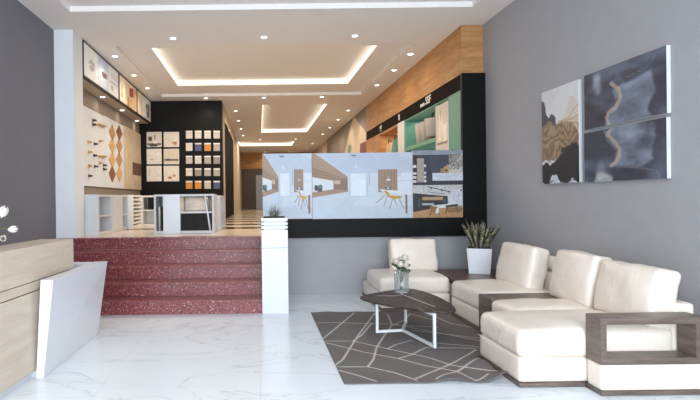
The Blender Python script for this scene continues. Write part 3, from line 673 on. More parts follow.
# black display wall with framed pictures and tile samples
YK = 12.1
mb = MB(); mb.box(-2.965, -.885, YK, YK+.35, ZU, 3.895, .003)
solo(mb, 'partition_wall', M['black'], (-1.9, YK+.17, ZU), 'tall black partition carrying framed pictures and tile samples', 'partition')
mb = MB(); mb.box(-.945, -.885, 13.0, 17.6, ZU, 3.54)
solo(mb, 'glass_partition', plain('dark_gloss', (16,14,13), .8, spec=.08), (-.91, 15.3, ZU), 'dark glossy sliding partition beside the striped corridor floor', 'partition')
def small(k):
    def p(cv):
        cv.C[:] = [(214,206,196),(220,212,200),(222,218,210),(214,200,182),(224,218,208),(222,214,202)][k]; cv.noise(.05, 20+k, 5)
        if k == 0: cv.rect(.1,.3,.35,.6,(70,64,60)); cv.rect(.0,.75,1,.9,(120,100,84)); cv.ell(.6,.7,.2,.08,(230,226,220)); cv.rect(.5,.2,.6,.5,(150,130,110)); cv.ell(.45,.93,.3,.1,(60,56,56))
        if k == 1: cv.ell(.75,.75,.15,.1,(170,110,60)); cv.rect(.1,.45,.2,.48,(90,80,74)); cv.rect(.5,.7,.9,.78,(190,140,90)); cv.ell(.8,.9,.1,.06,(220,170,120))
        if k == 2: cv.rect(.2,.75,.5,.85,(230,226,220)); cv.ell(.35,.72,.1,.05,(190,150,110)); cv.ell(.8,.3,.04,.06,(255,250,240))
        if k == 3: cv.rect(0,.65,1,.82,(120,104,92)); cv.ell(.3,.68,.14,.1,(60,66,84)); cv.poly([(.4,0),(1,0),(1,.3)],(214,200,180)); cv.rect(.2,.6,.8,.66,(220,214,206))
        if k == 4: cv.ell(.3,.8,.16,.07,(226,220,208)); cv.rect(.15,.2,.18,.7,(190,180,166)); cv.line([(.6,.5),(.9,.7)],(190,170,140),.03)
        if k == 5: cv.ell(.4,.8,.16,.1,(170,110,56)); cv.ell(.7,.65,.12,.08,(190,130,76)); cv.rect(.3,.85,.8,.92,(226,216,200))
    return p
rn = ['top', 'middle', 'bottom']; cn = ['left', 'right']; what = ['dark interior scene', 'pale scene with brown objects', 'pale bathroom scene', 'living room scene with brown shelf', 'plain pale scene', 'pale scene with brown pots']
for r_, (ya, yb) in enumerate(((132.2,147),(149,164.2),(166,181.2))):
    for c_, (xa, xb) in enumerate(((146.8,161.8),(163.8,179.2))):
        k = r_*2+c_; cv = Canvas(40, 40, 0, 0, 1, 1, (0,0,0)); small(k)(cv)
        X0, Z1 = onY(xa, ya, YK); X1_, Z0 = onY(xb, yb, YK)
        e = thing('framed_picture', ((X0+X1_)/2, YK-.01, Z0), '%s, framed on the black wall, %s %s of the six' % (what[k], rn[r_], cn[c_]), 'picture', 'six square pictures on the black wall')
        mb = MB(); mb.box(X0, X1_, YK-.022, YK, Z0, Z1, .003); mb.build('frame', M['paper'], e)
        board('print', cv, (X0+.012, YK-.026, Z1-.012), (X1_-.012, YK-.026, Z1-.012), (X0+.012, YK-.026, Z0+.012), .006, (0,-1,0), M['pic'], M['paper'], e)
gr = lambda v: plain('sample_%d' % v, (v+8, v, v-8), .5, var=.06)
G1, G2, G3, G4 = gr(205), gr(186), gr(165), gr(140); BL = plain('sample_blue', (70,86,122), .5); OR = plain('sample_orange', (206,138,50), .5)
grid_ = [[G1,G1,G1,G2],[G1,BL,OR,G3],[G2,G1,G3,G4],[G1,G4,G3,G3],[OR,OR,G2,BL]]
names = {G1:'cream', G2:'pale grey', G3:'grey', G4:'dark grey', BL:'blue', OR:'orange'}
cx4 = [(186,192.6),(195,201.6),(204.4,211),(213.6,220)]; ry5 = [(131,138.6),(143.2,151),(156,163.8),(168.4,176),(181,188.8)]
on5 = ['top', 'second', 'third', 'fourth', 'bottom']; on4 = ['first', 'second', 'third', 'last']
for r_ in range(5):
    for c_ in range(4):
        X0, Z1 = onY(cx4[c_][0], ry5[r_][0], YK); X1_, Z0 = onY(cx4[c_][1], ry5[r_][1], YK)
        e = thing('tile_sample', ((X0+X1_)/2, YK-.01, Z0), '%s tile sample on the black wall, %s from left in the %s row' % (names[grid_[r_][c_]], on4[c_], on5[r_]), 'tile sample', 'tile samples on the black wall')
        mb = MB(); mb.box(X0, X1_, YK-.03, YK, Z0, Z1-.035, .003); mb.build('tile', grid_[r_][c_], e)
        mb = MB(); mb.box(X0, X1_, YK-.04, YK, Z1-.034, Z1, .002); tag(mb.build('holder', M['paper'], e), 'white top holder')

# showroom cabinets
def opencab(name, x0, x1, y0, y1, z1, face, cols, shelves, label, grp='white open cabinets in the showroom', solid=(), mat=None, extra=None, th=.035):
    """open cabinet; face '+x' or '-y'; cols = fractions of dividers; solid = indexes of closed bays"""
    mat = mat or M['whitebox']; z0 = ZU; e = thing(name, ((x0+x1)/2, (y0+y1)/2, z0), label, 'cabinet', grp)
    mb = MB(); mb.box(x0+.002, x1-.003, y0+.003, y1-.003, z1-th, z1-.001, .002); mb.box(x0+.002, x1-.003, y0+.003, y1-.003, z0+.002, z0+.05, .002)
    if face == '+x':
        mb.box(x0+.004, x0+.02, y0+.005, y1-.005, z0+.004, z1-.003); L0, L1 = y0, y1
        for c in [0]+list(cols)+[1]:
            p = min(max(L0 + c*(L1-L0), L0+th/2), L1-th/2); mb.box(x0, x1, p-th/2, p+th/2, z0, z1, .003)
    else:
        mb.box(x0+.005, x1-.005, y1-.02, y1-.004, z0+.004, z1-.003); L0, L1 = x0, x1
        for c in [0]+list(cols)+[1]:
            p = min(max(L0 + c*(L1-L0), L0+th/2), L1-th/2); mb.box(p-th/2, p+th/2, y0, y1, z0, z1, .003)
    mb.build('carcass', mat, e); cc = [0]+list(cols)+[1]
    for k, sh in enumerate(shelves):
        a, b_ = L0+cc[k]*(L1-L0)+th/2, L0+cc[k+1]*(L1-L0)-th/2
        if k in solid:
            mb = MB()
            if face == '+x': mb.box(x1-.02, x1+.004, a-.01, b_+.01, z0+.03, z1-.03, .003)
            else: mb.box(a-.01, b_+.01, y0-.004, y0+.02, z0+.03, z1-.03, .003)
            mb.build('closed_panel', mat, e); continue
        for s_ in sh:
            z = z0+s_*(z1-z0); mb = MB()
            if face == '+x': mb.box(x0+.02, x1-.01, a, b_, z, z+.025)
            else: mb.box(a, b_, y0+.01, y1-.02, z, z+.025)
            mb.build('shelf', mat, e)
    return e
opencab('storage_cabinet', -2.95, -2.47, 7.40, 8.14, 1.5, '+x', [.08], [[], [.45]], 'white open cabinet nearest the stairs along the left wall', solid=(0,))
opencab('storage_cabinet', -2.95, -2.47, 8.16, 9.1, 1.5, '+x', [.62], [[], [.42]], 'white cabinet with closed panel and narrow open bay, second along the left wall', solid=(0,))
e = thing('slatted_rack', (-2.6, 9.5, ZU), 'cream slatted sample rack between the white cabinets on the left', 'rack')
mb = MB(); mb.box(-2.7, -2.38, 9.14, 9.17, ZU+.001, 1.5); mb.box(-2.7, -2.38, 9.86, 9.89, ZU+.001, 1.5); mb.box(-2.69,-2.39,9.171,9.859,ZU+.002,ZU+.06); mb.build('frame', M['paper'], e)
for k in range(8): m_ = MB(); m_.box(-2.66, -2.40, 9.17, 9.86, ZU+.09+k*.075, ZU+.125+k*.075); m_.build('slat', M['paper'], e)
e = opencab('corner_cabinet', -2.42, -1.62, 9.95, 10.35, 1.5, '-y', [.5, .8], [[.5], [.5], [.5]], 'cream open cabinet in front of the black wall, behind the white counter', mat=M['paper'])
mb = MB(); mb.box(-2.3, -2.22, 10.0, 10.3, 1.21, 1.46); solo(mb, 'sample_slab', M['dark_stone'], (-2.26, 10.15, 1.21), 'narrow dark sample slab standing in the cream cabinet', 'sample')
# counter
cx0, cx1, cyy, cz = onY(154, 215, 7.73)[0], onY(214, 215, 7.73)[0], 7.73, 1.49
e = thing('display_counter', ((cx0+cx1)/2, 8.0, ZU), 'white display counter at the top of the stairs with open bays', 'counter')
mb = MB(); L = cx1-cx0
xa, xb = onY(163.3,215,7.73)[0], onY(180,215,7.73)[0]
mb.box(cx0+.002, cx1-.002, cyy+.003, 8.247, cz-.03, cz+.001, .002); mb.box(cx0+.002, cx1-.002, cyy+.003, 8.247, ZU+.001, ZU+.045, .002); mb.box(cx0, cx0+.03, cyy, 8.25, ZU, cz, .003); mb.box(cx1-.03, cx1, cyy, 8.25, ZU, cz, .003)
mb.box(cx0+.004, cx1-.004, 8.22, 8.243, ZU+.003, cz-.004); mb.box(xb-.02, xb+.005, cyy+.006, 8.24, ZU+.002, cz-.002, .002); mb.box(xa-.005, xa+.02, cyy+.006, 8.24, ZU+.002, cz-.002, .002); mb.build('carcass', M['whitebox'], e)
mb = MB(); mb.box(xa, xb, cyy-.01, cyy+.02, ZU, cz-.002, .004); mb.build('front_panel', M['white'], e)
mb = MB(); mb.box(xb+.005, cx1-.03, cyy+.01, 8.2, ZU+.325, ZU+.35, .002); mb.build('shelf', M['whitebox'], e)
mb = MB(); mb.box(xb+.02, cx1-.05, 8.17, 8.21, ZU+.36, cz-.05); mb.build('stone_backing', M['stone'], e)
sxa, sxb = onY(205.5,200,7.8)[0], onY(210.5,232,7.8)[0]
mb = MB(); mb.hexa([(sxb-.012,cyy+.02,ZU+.05),(sxb+.012,cyy+.02,ZU+.05),(sxb+.012,8.15,ZU+.05),(sxb-.012,8.15,ZU+.05)], [(sxa-.012,cyy+.02,cz-.035),(sxa+.012,cyy+.02,cz-.035),(sxa+.012,8.15,cz-.035),(sxa-.012,8.15,cz-.035)]); mb.build('slanted_divider', M['whitebox'], e)
area('counter_lamp', ((xb+cx1)/2, 7.95, cz-.05), (0, 0, 0), .4, .1, .7, (1,.75,.45))
mb = MB(); mb.hexa([(xb+.008,cyy+.03,ZU+.046),(sxb-.02,cyy+.03,ZU+.046),(sxb-.02,cyy+.05,ZU+.046),(xb+.008,cyy+.05,ZU+.046)], [(xb+.008,cyy+.06,ZU+.322),(sxb-.055,cyy+.06,ZU+.322),(sxb-.055,cyy+.08,ZU+.322),(xb+.008,cyy+.08,ZU+.322)])
solo(mb, 'stone_sample', M['dark_stone'], ((xb+sxb)/2, cyy+.13, ZU+.046), 'dark speckled stone slab in the lower bay of the white counter', 'sample')
mb = MB(); mb.box(cx0+.055, cx0+.085, cyy+.08, 8.1, ZU+.046, ZU+.44, .002); solo(mb, 'stone_sample', M['stone'], (cx0+.07, 7.9, ZU+.046), 'pale stone slab upright in the narrow left bay of the counter', 'sample', 'slabs in the left bay')
mb = MB(); mb.box(cx0+.105, cx0+.12, cyy+.1, 8.1, ZU+.046, ZU+.44, .002); solo(mb, 'stone_sample', M['dark_stone'], (cx0+.11, 7.9, ZU+.046), 'dark thin slab upright in the narrow left bay of the counter', 'sample', 'slabs in the left bay')
opencab('storage_cabinet', -1.1, -.655, 8.27, 9.55, 1.47, '+x', [.36,.72], [[.5],[.5],[.5]], 'white open cabinet behind the counter, facing the corridor')

# ================================================================== RECEPTION DESK
RZ = .07
e = thing('reception_desk', (-1.9, 3.5, 0), 'pale oak reception desk with white leaning side slab at left', 'desk')
R = Matrix.Translation((-1.82, 3.36, 0)) @ Matrix.Rotation(-RZ, 4, 'Z')
mb = MB(); mb.box(-.32, 0, -1.5, 1.155, .768, 1.046, .004, R); mb.build('counter_box', M['oak'], e)
mb = MB(); mb.box(-.70, -.004, -1.6, 1.13, .69, .762, .003, R); mb.build('upper_rail', M['oak'], e)
mb = MB(); mb.box(-.03, 0, -1.5, 1.11, .055, .683, .003, R); mb.box(-.70, -.03, -1.49, 1.10, .055, .683, .003, R); mb.build('front_panel', M['oak'], e)
mb = MB(); mb.box(-.30, -.012, -1.48, 1.09, .68, .77, 0, R); mb.build('shadow_gap', M['black'], e)
mb = MB(); mb.box(-.66, -.035, -1.48, 1.07, 0, .06, 0, R); mb.build('plinth', M['white'], e)
sy0, sy1 = 3.80, 4.95
mb = MB(); mb.hexa([(-1.775,sy0,0),(-1.715,sy0,0),(-1.695,sy1+.08,0),(-1.765,sy1+.08,0)], [(-1.73,sy0,.78),(-1.63,sy0,.78),(-1.56,sy1,.78),(-1.70,sy1,.775)], .003)
mb.build('side_slab', M['white'], e)
mb = MB(); mb.box(-2.4, -1.705, 4.80, 4.93, 0, .776, .003); mb.build('end_panel', M['white'], e)
mb = MB(); mb.box(-1.90, -1.78, 3.84, 4.0, 0, .07); mb.build('foot', M['white'], e)

# tulips in a vase on the desk (vase just beyond the left edge)
vx, vy, vz = -2.02, 3.55, 1.046
e = thing('flower_vase', (vx, vy, vz), 'white flower vase on the oak desk at the left edge', 'vase')
mb = MB(); mb.lathe([(.035,0),(.05,.05),(.045,.11),(.028,.15),(.032,.17),(.026,.17),(.02,.14),(.03,.02)], (vx, vy, vz), 24); mb.build('body', M['white'], e)
def tulip(x, y, Y, r, tilt, label):
    X, Z = onY(x, y, Y); e = thing('tulip', (vx, vy, vz+.1), label, 'flower', 'white tulips above the desk')
    c = Vector((X, Y, Z)); ax = Vector(tilt).normalized(); q = ax.to_track_quat('Z', 'Y').to_matrix().to_4x4(); m_ = MB()
    for k in range(6):
        a = k*math.pi/3; rr = r*(1 if k % 2 else .9); rows_ = []
        t_ = bmesh.new()
        for i in range(7):
            s_ = i/6; rad = rr*(math.sin(math.pi*(.12+.68*s_))**.8); wv_ = r*.62*math.sin(math.pi*(.1+.86*s_)); z = -r + 2.5*r*s_
            rows_.append([t_.verts.new((rad*math.cos(a+j*wv_/r*.9), rad*math.sin(a+j*wv_/r*.9), z+(abs(j) < .1)*r*.12*s_)) for j in (-1, -.5, 0, .5, 1)])
        for A, B in zip(rows_, rows_[1:]):
            for j in range(4): t_.faces.new((A[j], A[j+1], B[j+1], B[j]))
        m_.join(t_, Matrix.Translation(c) @ q, 0, True)
    m_.build('bloom', M['tulip'], e)
    b0 = Vector((vx, vy, vz+.12)); end = c - ax*r*.9; mid = (b0+end)/2 + Vector((0, 0, .05))
    m_ = MB(); m_.tube([(1-s_)**2*b0 + 2*s_*(1-s_)*mid + s_*s_*end for s_ in [i/8 for i in range(9)]], .004); m_.build('stem', M['stem'], e)
tulip(2.5, 213, 3.62, .036, (.5,-.2,.9), 'largest white tulip at the left edge above the oak desk')
tulip(12, 229.3, 3.58, .027, (1,-.1,.12), 'white tulip pointing right on a thin stem above the desk')
tulip(3, 238.5, 3.52, .025, (.5,-1,.2), 'small white tulip facing forward, lowest above the desk')

# ================================================================== ART ON THE RIGHT WALL
XA = XR-.035
def SA(x, y): Y, Z = onX(x, y, XA); return (-Y, -Z)
def art(name, xa, xb, yta, ytb, painter, label, res=130, zt_=None, zb_=None):
    """xa/xb: photo columns of far/near edge"""
    Ya, Za = onX(xa, yta, XA); Yb, Zb = onX(xb, ytb, XA); z1 = zt_ if zt_ else (Za); z0 = zb_ if zb_ else Zb
    cv = Canvas(int((Ya-Yb)*res), int((z1-z0)*res), -Ya, -z1, -Yb, -z0, (50,54,66)); painter(cv)
    o = board(name, cv, (XA, Ya, z1), (XA, Yb, z1), (XA, Ya, z0), .033, (-1,0,0), M['canvas'], M['edge']); rebase(o, (XR-.017, (Ya+Yb)/2, z0))
    return tag(o, label, 'painting', 'abstract canvases on the grey wall')
def a1(cv):
    n = fbm(cv.U, cv.V, 11, 5, 4); n2 = fbm(cv.U, cv.V, 12, 5, 7)
    cv.C[:] = (202,204,208); cv.put(n > .5, (212,213,216), .7)
    wx = cv.X + .12*(n-.5); wy = cv.Y + .2*(n2-.5); ox, oy = cv.X, cv.Y; cv.X, cv.Y = wx, wy
    cv.poly([SA(540,102), SA(546,110), SA(549,118), SA(556,115), SA(557,124), SA(548,130), SA(540,150)], (70,70,78))
    cv.poly([SA(541,132), SA(549,124), SA(560,122), SA(572,126), SA(583,138), SA(583,160), SA(570,150), SA(560,162), SA(541,160)], (136,114,92))
    cv.poly([SA(541,163), SA(552,166), SA(560,160), SA(565,147), SA(572,139), SA(583,150), SA(583,185), SA(541,188)], (34,34,40))
    cv.poly([SA(570,100), SA(583,96), SA(583,140), SA(574,124), SA(562,120)], (206,198,190))
    cv.poly([SA(550,186), SA(553,178), SA(558,178), SA(561,186)], (190,198,210)); cv.ell(SA(570,184)[0], SA(570,183)[1], .06, .03, (180,188,200)); cv.X, cv.Y = ox, oy
    s_ = np.sin(60*(cv.Y + .35*cv.X + .5*n)); g = np.clip(s_*1.2, 0, 1)
    brown = cv.inside([SA(543,130), SA(560,120), SA(583,115), SA(583,150), SA(570,140), SA(560,158), SA(543,158)])
    cv.put(brown, (190,162,128), g*.45); cv.put(brown, (88,70,54), np.clip(-s_, 0, 1)*.4)
    for p in ([(583,100),(574,108),(568,118),(558,122)], [(583,112),(572,118),(566,121)], [(583,124),(575,122),(562,124)]): cv.line([SA(*q) for q in p], (176,142,106), .012, .8)
def cloud(cv, seed, pts_l, edge, curl):
    n = fbm(cv.U, cv.V, seed, 5, 3); n2 = fbm(cv.U, cv.V, seed+1, 5, 5)
    cv.C[:] = (52,56,70); cv.put(n > .0, (92,100,118), np.clip((n-.40)*3.2, 0, 1)); cv.put(n > 0, (36,40,52), np.clip((.42-n2)*3.2, 0, .8))
    ox, oy = cv.X.copy(), cv.Y.copy(); cv.X = ox + .12*(n2-.5); cv.Y = oy + .12*(n-.5)
    m_ = cv.inside([SA(*q) for q in pts_l]).astype(float)
    for _ in range(3): m_[1:-1, 1:-1] = (m_[:-2, 1:-1]+m_[2:, 1:-1]+m_[1:-1, :-2]+m_[1:-1, 2:]+m_[1:-1, 1:-1])/5
    cv.put(m_, (150,162,180), (.15+1.6*(.6*n2+.4*n-.2)).clip(0, 1)); cv.X, cv.Y = ox, oy
    e_ = [SA(*q) for q in edge]
    cv.X = ox + .05*(n2-.5); cv.Y = oy + .05*(n-.5); cv.line([(a+.03, b_) for a, b_ in e_], (206,198,192), .032, .6); cv.line([(a+.015, b_) for a, b_ in e_], (176,146,122), .014, .8); cv.line([(a+.03, b_) for a, b_ in e_], (150,120,98), .008, .7); cv.X, cv.Y = ox, oy; cv.line(curl and [SA(*q) for q in curl] or e_, (160,146,132), .006, .5)
def a2(cv):
    cloud(cv, 31, [(611,92),(622,84),(640,76),(652,70),(655,88),(650,104),(654,122),(606,130),(606,116),(616,106)], [(609,84),(616,90),(618,98),(613,108),(606,113),(604,118),(607,124)], [(609,83),(625,78),(645,68),(654,58),(655,54)])
    n = fbm(cv.U, cv.V, 77, 5, 9); cv.soft([SA(593,76), SA(600,74), SA(601,92), SA(597,96), SA(592,88)], (160,172,188), .2+n, 14)
def a3(cv):
    cloud(cv, 41, [(604,128),(650,118),(654,122),(655,134),(650,146),(655,158),(640,166),(612,166),(616,150),(606,140)], [(609,128),(605,135),(612,142),(617,148),(617,156),(612,164),(609,166)], [(609,166),(640,168),(656,170),(660,176),(658,178)])
    n = fbm(cv.U, cv.V, 78, 5, 9); cv.soft([SA(594,182), SA(598,170), SA(604,172), SA(612,176), SA(613,182)], (200,204,210), .4+.8*n, 6); cv.soft([SA(597,174), SA(598,162), SA(603,162), SA(606,172)], (120,132,150), .3+n, 12)
zA1 = onX(583, 76.5, XA)[1]; zA0 = onX(583, 182.5, XA)[1]; zm = onX(583, 131.8, XA)[1]
art('canvas_painting', 541.5, 579.5, 96.5, 185, a1, 'abstract white, brown and black canvas, left of the three on the grey wall', zt_=zA1-.01, zb_=zA0+.005)
art('canvas_painting', 584, 667, 77, 111, a2, 'upper right abstract canvas of pale blue cloud on dark blue grey', zt_=zA1, zb_=zm+.012)
art('canvas_painting', 584, 667, 132, 176, a3, 'lower right abstract canvas of pale blue cloud on dark blue grey', zt_=zm-.02, zb_=zA0)

# ================================================================== RUG
def F(x, y): return onZ(x, y, 0)
def fr(x, y): a, b_ = F(300+x/3.18, 300+y/3.18); return (a, -b_)
ru = [((165,35),(110,85),(68,122)), ((230,35),(180,110),(135,190),(105,215)), ((222,68),(190,110),(165,128)), ((75,128),(165,128)), ((165,128),(280,155),(410,185),(480,210),(640,240)), ((75,132),(200,165),(310,187),(400,212),(500,232)),
      ((285,75),(262,110),(240,150),(232,190),(215,215)), ((105,215),(215,215),(300,235),(375,262)), ((115,225),(180,243),(245,265)), ((555,158),(500,195),(430,230),(370,255)), ((275,155),(300,140),(350,125)),
      ((310,187),(350,175),(395,150),(460,152),(550,155)), ((435,262),(500,232),(530,212),(575,192)), ((50,68),(100,66),(200,70),(290,72),(430,100),(575,130)), ((270,40),(285,75),(430,82)), ((350,92),(575,120)), ((380,128),(470,140),(575,150)),
      ((285,75),(320,60),(340,38)), ((400,40),(470,70),(575,90)), ((500,232),(560,262),(600,245)), ((340,38),(420,60))]
cv = Canvas(170, 260, .63, -6.0, 2.27, -3.58, (108,102,100)); cv.noise(.06, 8, 6)
for p in ru: cv.line([fr(*q) for q in p], (226,221,216), .013, .95)
def rug_disp(co):
    X, Y = co[..., 0], co[..., 1]; z = np.full(X.shape, .012)
    sk = (5.98-Y)/2.4; co[..., 0] = X + 0*(1-sk)
    # ruffles at the near right corner, near the sofa, and along the far edge
    ed = lambda d, w_: np.exp(-(d/w_)**2)
    z = z + .05*ed(Y-3.6, .16)*np.clip((X-1.05)/.8, 0, 1)*(np.sin(X*14+.5)+1)*.5
    z = z + .028*ed(X-1.85, .14)*ed(Y-3.85, .45)*(np.sin(Y*13)+1)*.6
    z = z + .022*ed(Y-5.95, .09)*(np.sin(X*17)+1)*.5*np.clip((1.35-X)/.4, 0, 1)
    co[..., 1] = Y + .02*np.sin(X*14)*ed(Y-3.6, .2)*np.clip((X-1.05)/.8, 0, 1)
    co[..., 2] = z; return co
me = cv.mesh('area_rug', (.63,5.86,0), (2.27,5.86,0), (.63,3.60,0), rug_disp)
bm = bmesh.new(); bm.from_mesh(me)
kill = [f for f in bm.faces if (lambda c: (c.x > 1.872 and c.y < 4.17) or (c.x > 2.19 and c.y < 4.88) or c.x > 2.26)(f.calc_center_median())]
bmesh.ops.delete(bm, geom=kill, context='FACES')
r_ = bmesh.ops.extrude_face_region(bm, geom=bm.faces[:])
for v in [g for g in r_['geom'] if isinstance(g, bmesh.types.BMVert)]: v.co.z -= .0
top_ids = [g for g in r_['geom'] if isinstance(g, bmesh.types.BMVert)]
for v in top_ids: v.co.z += .006
for v in bm.verts:
    if v.co.z < .0015: v.co.z = .0015
bmesh.ops.recalc_face_normals(bm, faces=bm.faces); bm.to_mesh(me); bm.free(); me.materials.append(M['rug'])
for p in me.polygons: p.use_smooth = True
rug = bpy.data.objects.new('area_rug', me); col.objects.link(rug); rebase(rug, (1.3, 4.8, 0.0)); tag(rug, 'dark taupe rug with white crack-like lines under the coffee table', 'rug')
rug.location.z = -.009

# ================================================================== SECTIONAL SOFA
def module(name, label, x0, x1, y0, y1, back=None, h0=.215, seat_z=.41, side='x', r=.05, n=22, seed=0, crown=.035):
    e = thing(name, ((x0+x1)/2, (y0+y1)/2, 0), label, 'sofa module', 'modules of the cream sectional sofa')
    bx = 3.19 if side == 'x' else x1; by = y1 if side == 'x' else 6.93
    mb = MB(); mb.box(x0, bx, y0, by, .002, .035); mb.build('plinth', M['walnut'], e)
    m_ = MB(); m_.bm.free(); m_.bm = cushion_bm(x0+.004, bx-.002, y0+.004, by-.004, .035, h0, .018, 0, 8, .001, sides=.004); m_.build('base', M['leather'], e, True)
    cushion('seat_cushion', e, M['leather'], x0, x1, y0, y1-.004, h0-.005, seat_z, r=r, crown=crown, n=n, wr=.005, seed=seed, sides=.004)
    return e
def back_x(e, y0, y1, z0, z1, xb, th, lean, seed, crown=.03):
    """back cushion leaning on a frame at +x"""
    hh = (z1-z0)
    Mx = Matrix.Translation((xb, (y0+y1)/2, z0)) @ Matrix.Rotation(lean, 4, 'Y') @ Matrix.Translation((0, 0, hh/2)) @ Matrix.Rotation(-math.pi/2, 4, 'Y')
    cushion('back_cushion', e, M['leather'], -hh/2, hh/2, -(y1-y0)/2, (y1-y0)/2, -th/2, th/2, r=.035, crown=crown+.012, n=22, wr=.006, mat=Mx, sag=.04, seed=seed, sides=.005)
def frame_x(e, y0, y1, z1=.6, x0=3.03):
    m_ = MB(); m_.bm.free(); m_.bm = cushion_bm(x0, 3.19, y0, y1, 0.215, z1, .03, .0, 12, .001, sides=.004); m_.build('back_frame', M['leather'], e, True)
XM0 = 1.89
e = module('chaise_seat', 'cream leather chaise nearest the viewer, jutting out in front of the sofa', XM0, 3.04, 3.50, 4.145, seed=1)
frame_x(e, 3.51, 4.14); back_x(e, 3.53, 4.14, .40, .845, 2.945, .17, .20, 2)
e = module('sofa_seat', 'cream leather sofa seat between the chaise and the wooden box', 2.20, 3.04, 4.155, 4.585, seed=3)
frame_x(e, 4.15, 4.86); back_x(e, 4.18, 4.74, .40, .87, 2.93, .17, .20, 4)
mb = MB(); mb.box(2.22, 3.025, 4.60, 4.86, .002, .415, .004)
solo(mb, 'wooden_side_table', M['walnut'], (2.6, 4.73, 0), 'low dark walnut box table between two cream sofa seats', 'side table')
e = module('sofa_seat', 'cream leather sofa seat against the right wall, beyond the walnut box', 2.27, 3.04, 4.875, 5.69, seed=5)
frame_x(e, 4.875, 5.685, .60); back_x(e, 5.02, 5.69, .39, .86, 2.88, .18, .20, 6)
m_ = MB(); m_.lathe([(.0,-.30),(.05,-.305),(.075,-.285),(.078,0),(.078,.285),(.075,.285),(.05,.305),(0,.30)], (0,0,0), 20, Matrix.Translation((3.15, 5.27, .672)) @ Matrix.Rotation(math.pi/2, 4, 'X'), cap=False); m_.build('bolster', M['leather'], e, True)
e = thing('corner_table', (2.8, 6.1, 0), 'dark walnut corner table under the potted snake plant', 'side table')
mb = MB(); mb.box(2.365, 3.20, 5.71, 6.62, .33, .40, .004); mb.build('table_top', M['walnut_flat'], e)
mb = MB(); mb.box(2.375, 3.19, 5.72, 6.60, .035, .33, .004); mb.build('base', M['leather'], e)
mb = MB(); mb.box(2.37, 3.195, 5.715, 6.61, .002, .035); mb.build('plinth', M['walnut'], e)
e = module('sofa_seat', 'cream leather sofa seat facing the viewer before the low grey wall', 1.49, 2.345, 5.885, 6.66, side='y', seed=7)
m_ = MB(); m_.bm.free(); m_.bm = cushion_bm(1.88, 2.34, 6.68, 6.92, .215, .60, .05, 0, 10, .001, sides=.004); m_.build('back_frame', M['leather'], e, True)
Mx = Matrix.Translation((2.10, 6.52, .39)) @ Matrix.Rotation(-.16, 4, 'X') @ Matrix.Translation((0, 0, .22)) @ Matrix.Rotation(math.pi/2, 4, 'X')
cushion('back_cushion', e, M['leather'], -.31, .31, -.22, .22, -.08, .08, r=.035, crown=.03, n=20, wr=.006, mat=Mx, sag=.02, seed=8, sides=.005)
# end shelf
e = thing('end_shelf', (2.8, 3.42, 0), 'walnut open shelf box on a cream base at the near end of the sofa', 'shelf')
mb = MB(); mb.box(2.37, 3.27, 3.335, 3.49, .002, .035, .002); mb.build('plinth', M['walnut'], e)
m_ = MB(); m_.bm.free(); m_.bm = cushion_bm(2.374, 3.266, 3.339, 3.487, .035, .216, .012, 0, 8, .0006, sides=.003); m_.build('base', M['leather'], e, True)
mb = MB(); mb.box(2.37, 3.10, 3.335, 3.49, .216, .262, .002); mb.box(2.37, 3.10, 3.335, 3.49, .495, .542, .002); mb.box(2.37, 2.412, 3.335, 3.49, .262, .495, .002); mb.box(3.035, 3.10, 3.335, 3.49, .262, .495, .002); mb.build('shelf_box', M['walnut'], e)

# ================================================================== COFFEE TABLE
ZT = .355
L_, R_, B_ = [Vector((*onZ(x, y, ZT), 0)) for x, y in ((358.5, 297), (454, 311.5), (411, 288.2))]
cen = (L_+R_+B_)/3
def bez(a, b_, bulge, n=12):
    mid = (a+b_)/2; o_ = (mid-cen).normalized()*bulge; c = mid+o_*2
    return [(1-s_)**2*a + 2*s_*(1-s_)*c + s_*s_*b_ for s_ in [i/n for i in range(n)]]
rc = .07
def corners(P):
    out = []; n = len(P)
    segs = [bez(P[i], P[(i+1) % n], bu) for i, bu in zip(range(n), (.115, .10, .03))]
    pts = [p for s_ in segs for p in s_]
    for _ in range(4): pts = [(pts[i-1]+pts[i]*2+pts[(i+1) % len(pts)])/4 for i in range(len(pts))]
    return pts
ctr = [cen+(p-cen)*1.10 for p in corners([L_, R_, B_])]
e = thing('coffee_table', (cen.x, cen.y, 0.012), 'low coffee table with dark stone rounded triangle top and white metal legs', 'table')
mb = MB(); mb.prism([(p.x, p.y) for p in ctr], ZT-.02, ZT, .006); mb.build('table_top', M['top'], e)
zz = ZT+.0012; mb = MB()
def flat(pts, wd):
    for (p, q) in zip(pts, pts[1:]):
        p, q = Vector((*p, 0)), Vector((*q, 0)); d = (q-p).normalized(); s_ = Vector((-d.y, d.x, 0))*wd/2
        mb.prism([tuple((p-s_)[:2]), tuple((q-s_)[:2]), tuple((q+s_)[:2]), tuple((p+s_)[:2])], ZT-.001, zz)
zt4 = lambda x, y: onZ(345+x/3.64, 240+y/3.64, ZT)
flat([zt4(112,203), zt4(190,203), zt4(208,198)], .008); flat([zt4(190,186), zt4(208,198), zt4(260,218), zt4(328,243)], .012); flat([zt4(208,198), zt4(222,186)], .008)
mb.build('white_vein', M['vein'], e)
fl, fR, fj, fb = [Vector((*onZ(345+x/3.64, 240+y/3.64, .03), .03)) for x, y in ((117,333), (326,388), (210,328), (221,300))]
bw = .026; zt_ = ZT-.02
for p in (fl, fR, fb):
    m_ = MB(); m_.bar(p, (p.x, p.y, zt_-bw/2), bw); m_.build('leg', M['white_metal'], e)
m_ = MB()
for p in (fl, fR, fb): m_.bar(p, fj, bw); m_.bar((p.x, p.y, zt_-bw/2), (fj.x, fj.y, zt_-bw/2), bw)
m_.build('foot_frame', M['white_metal'], e)

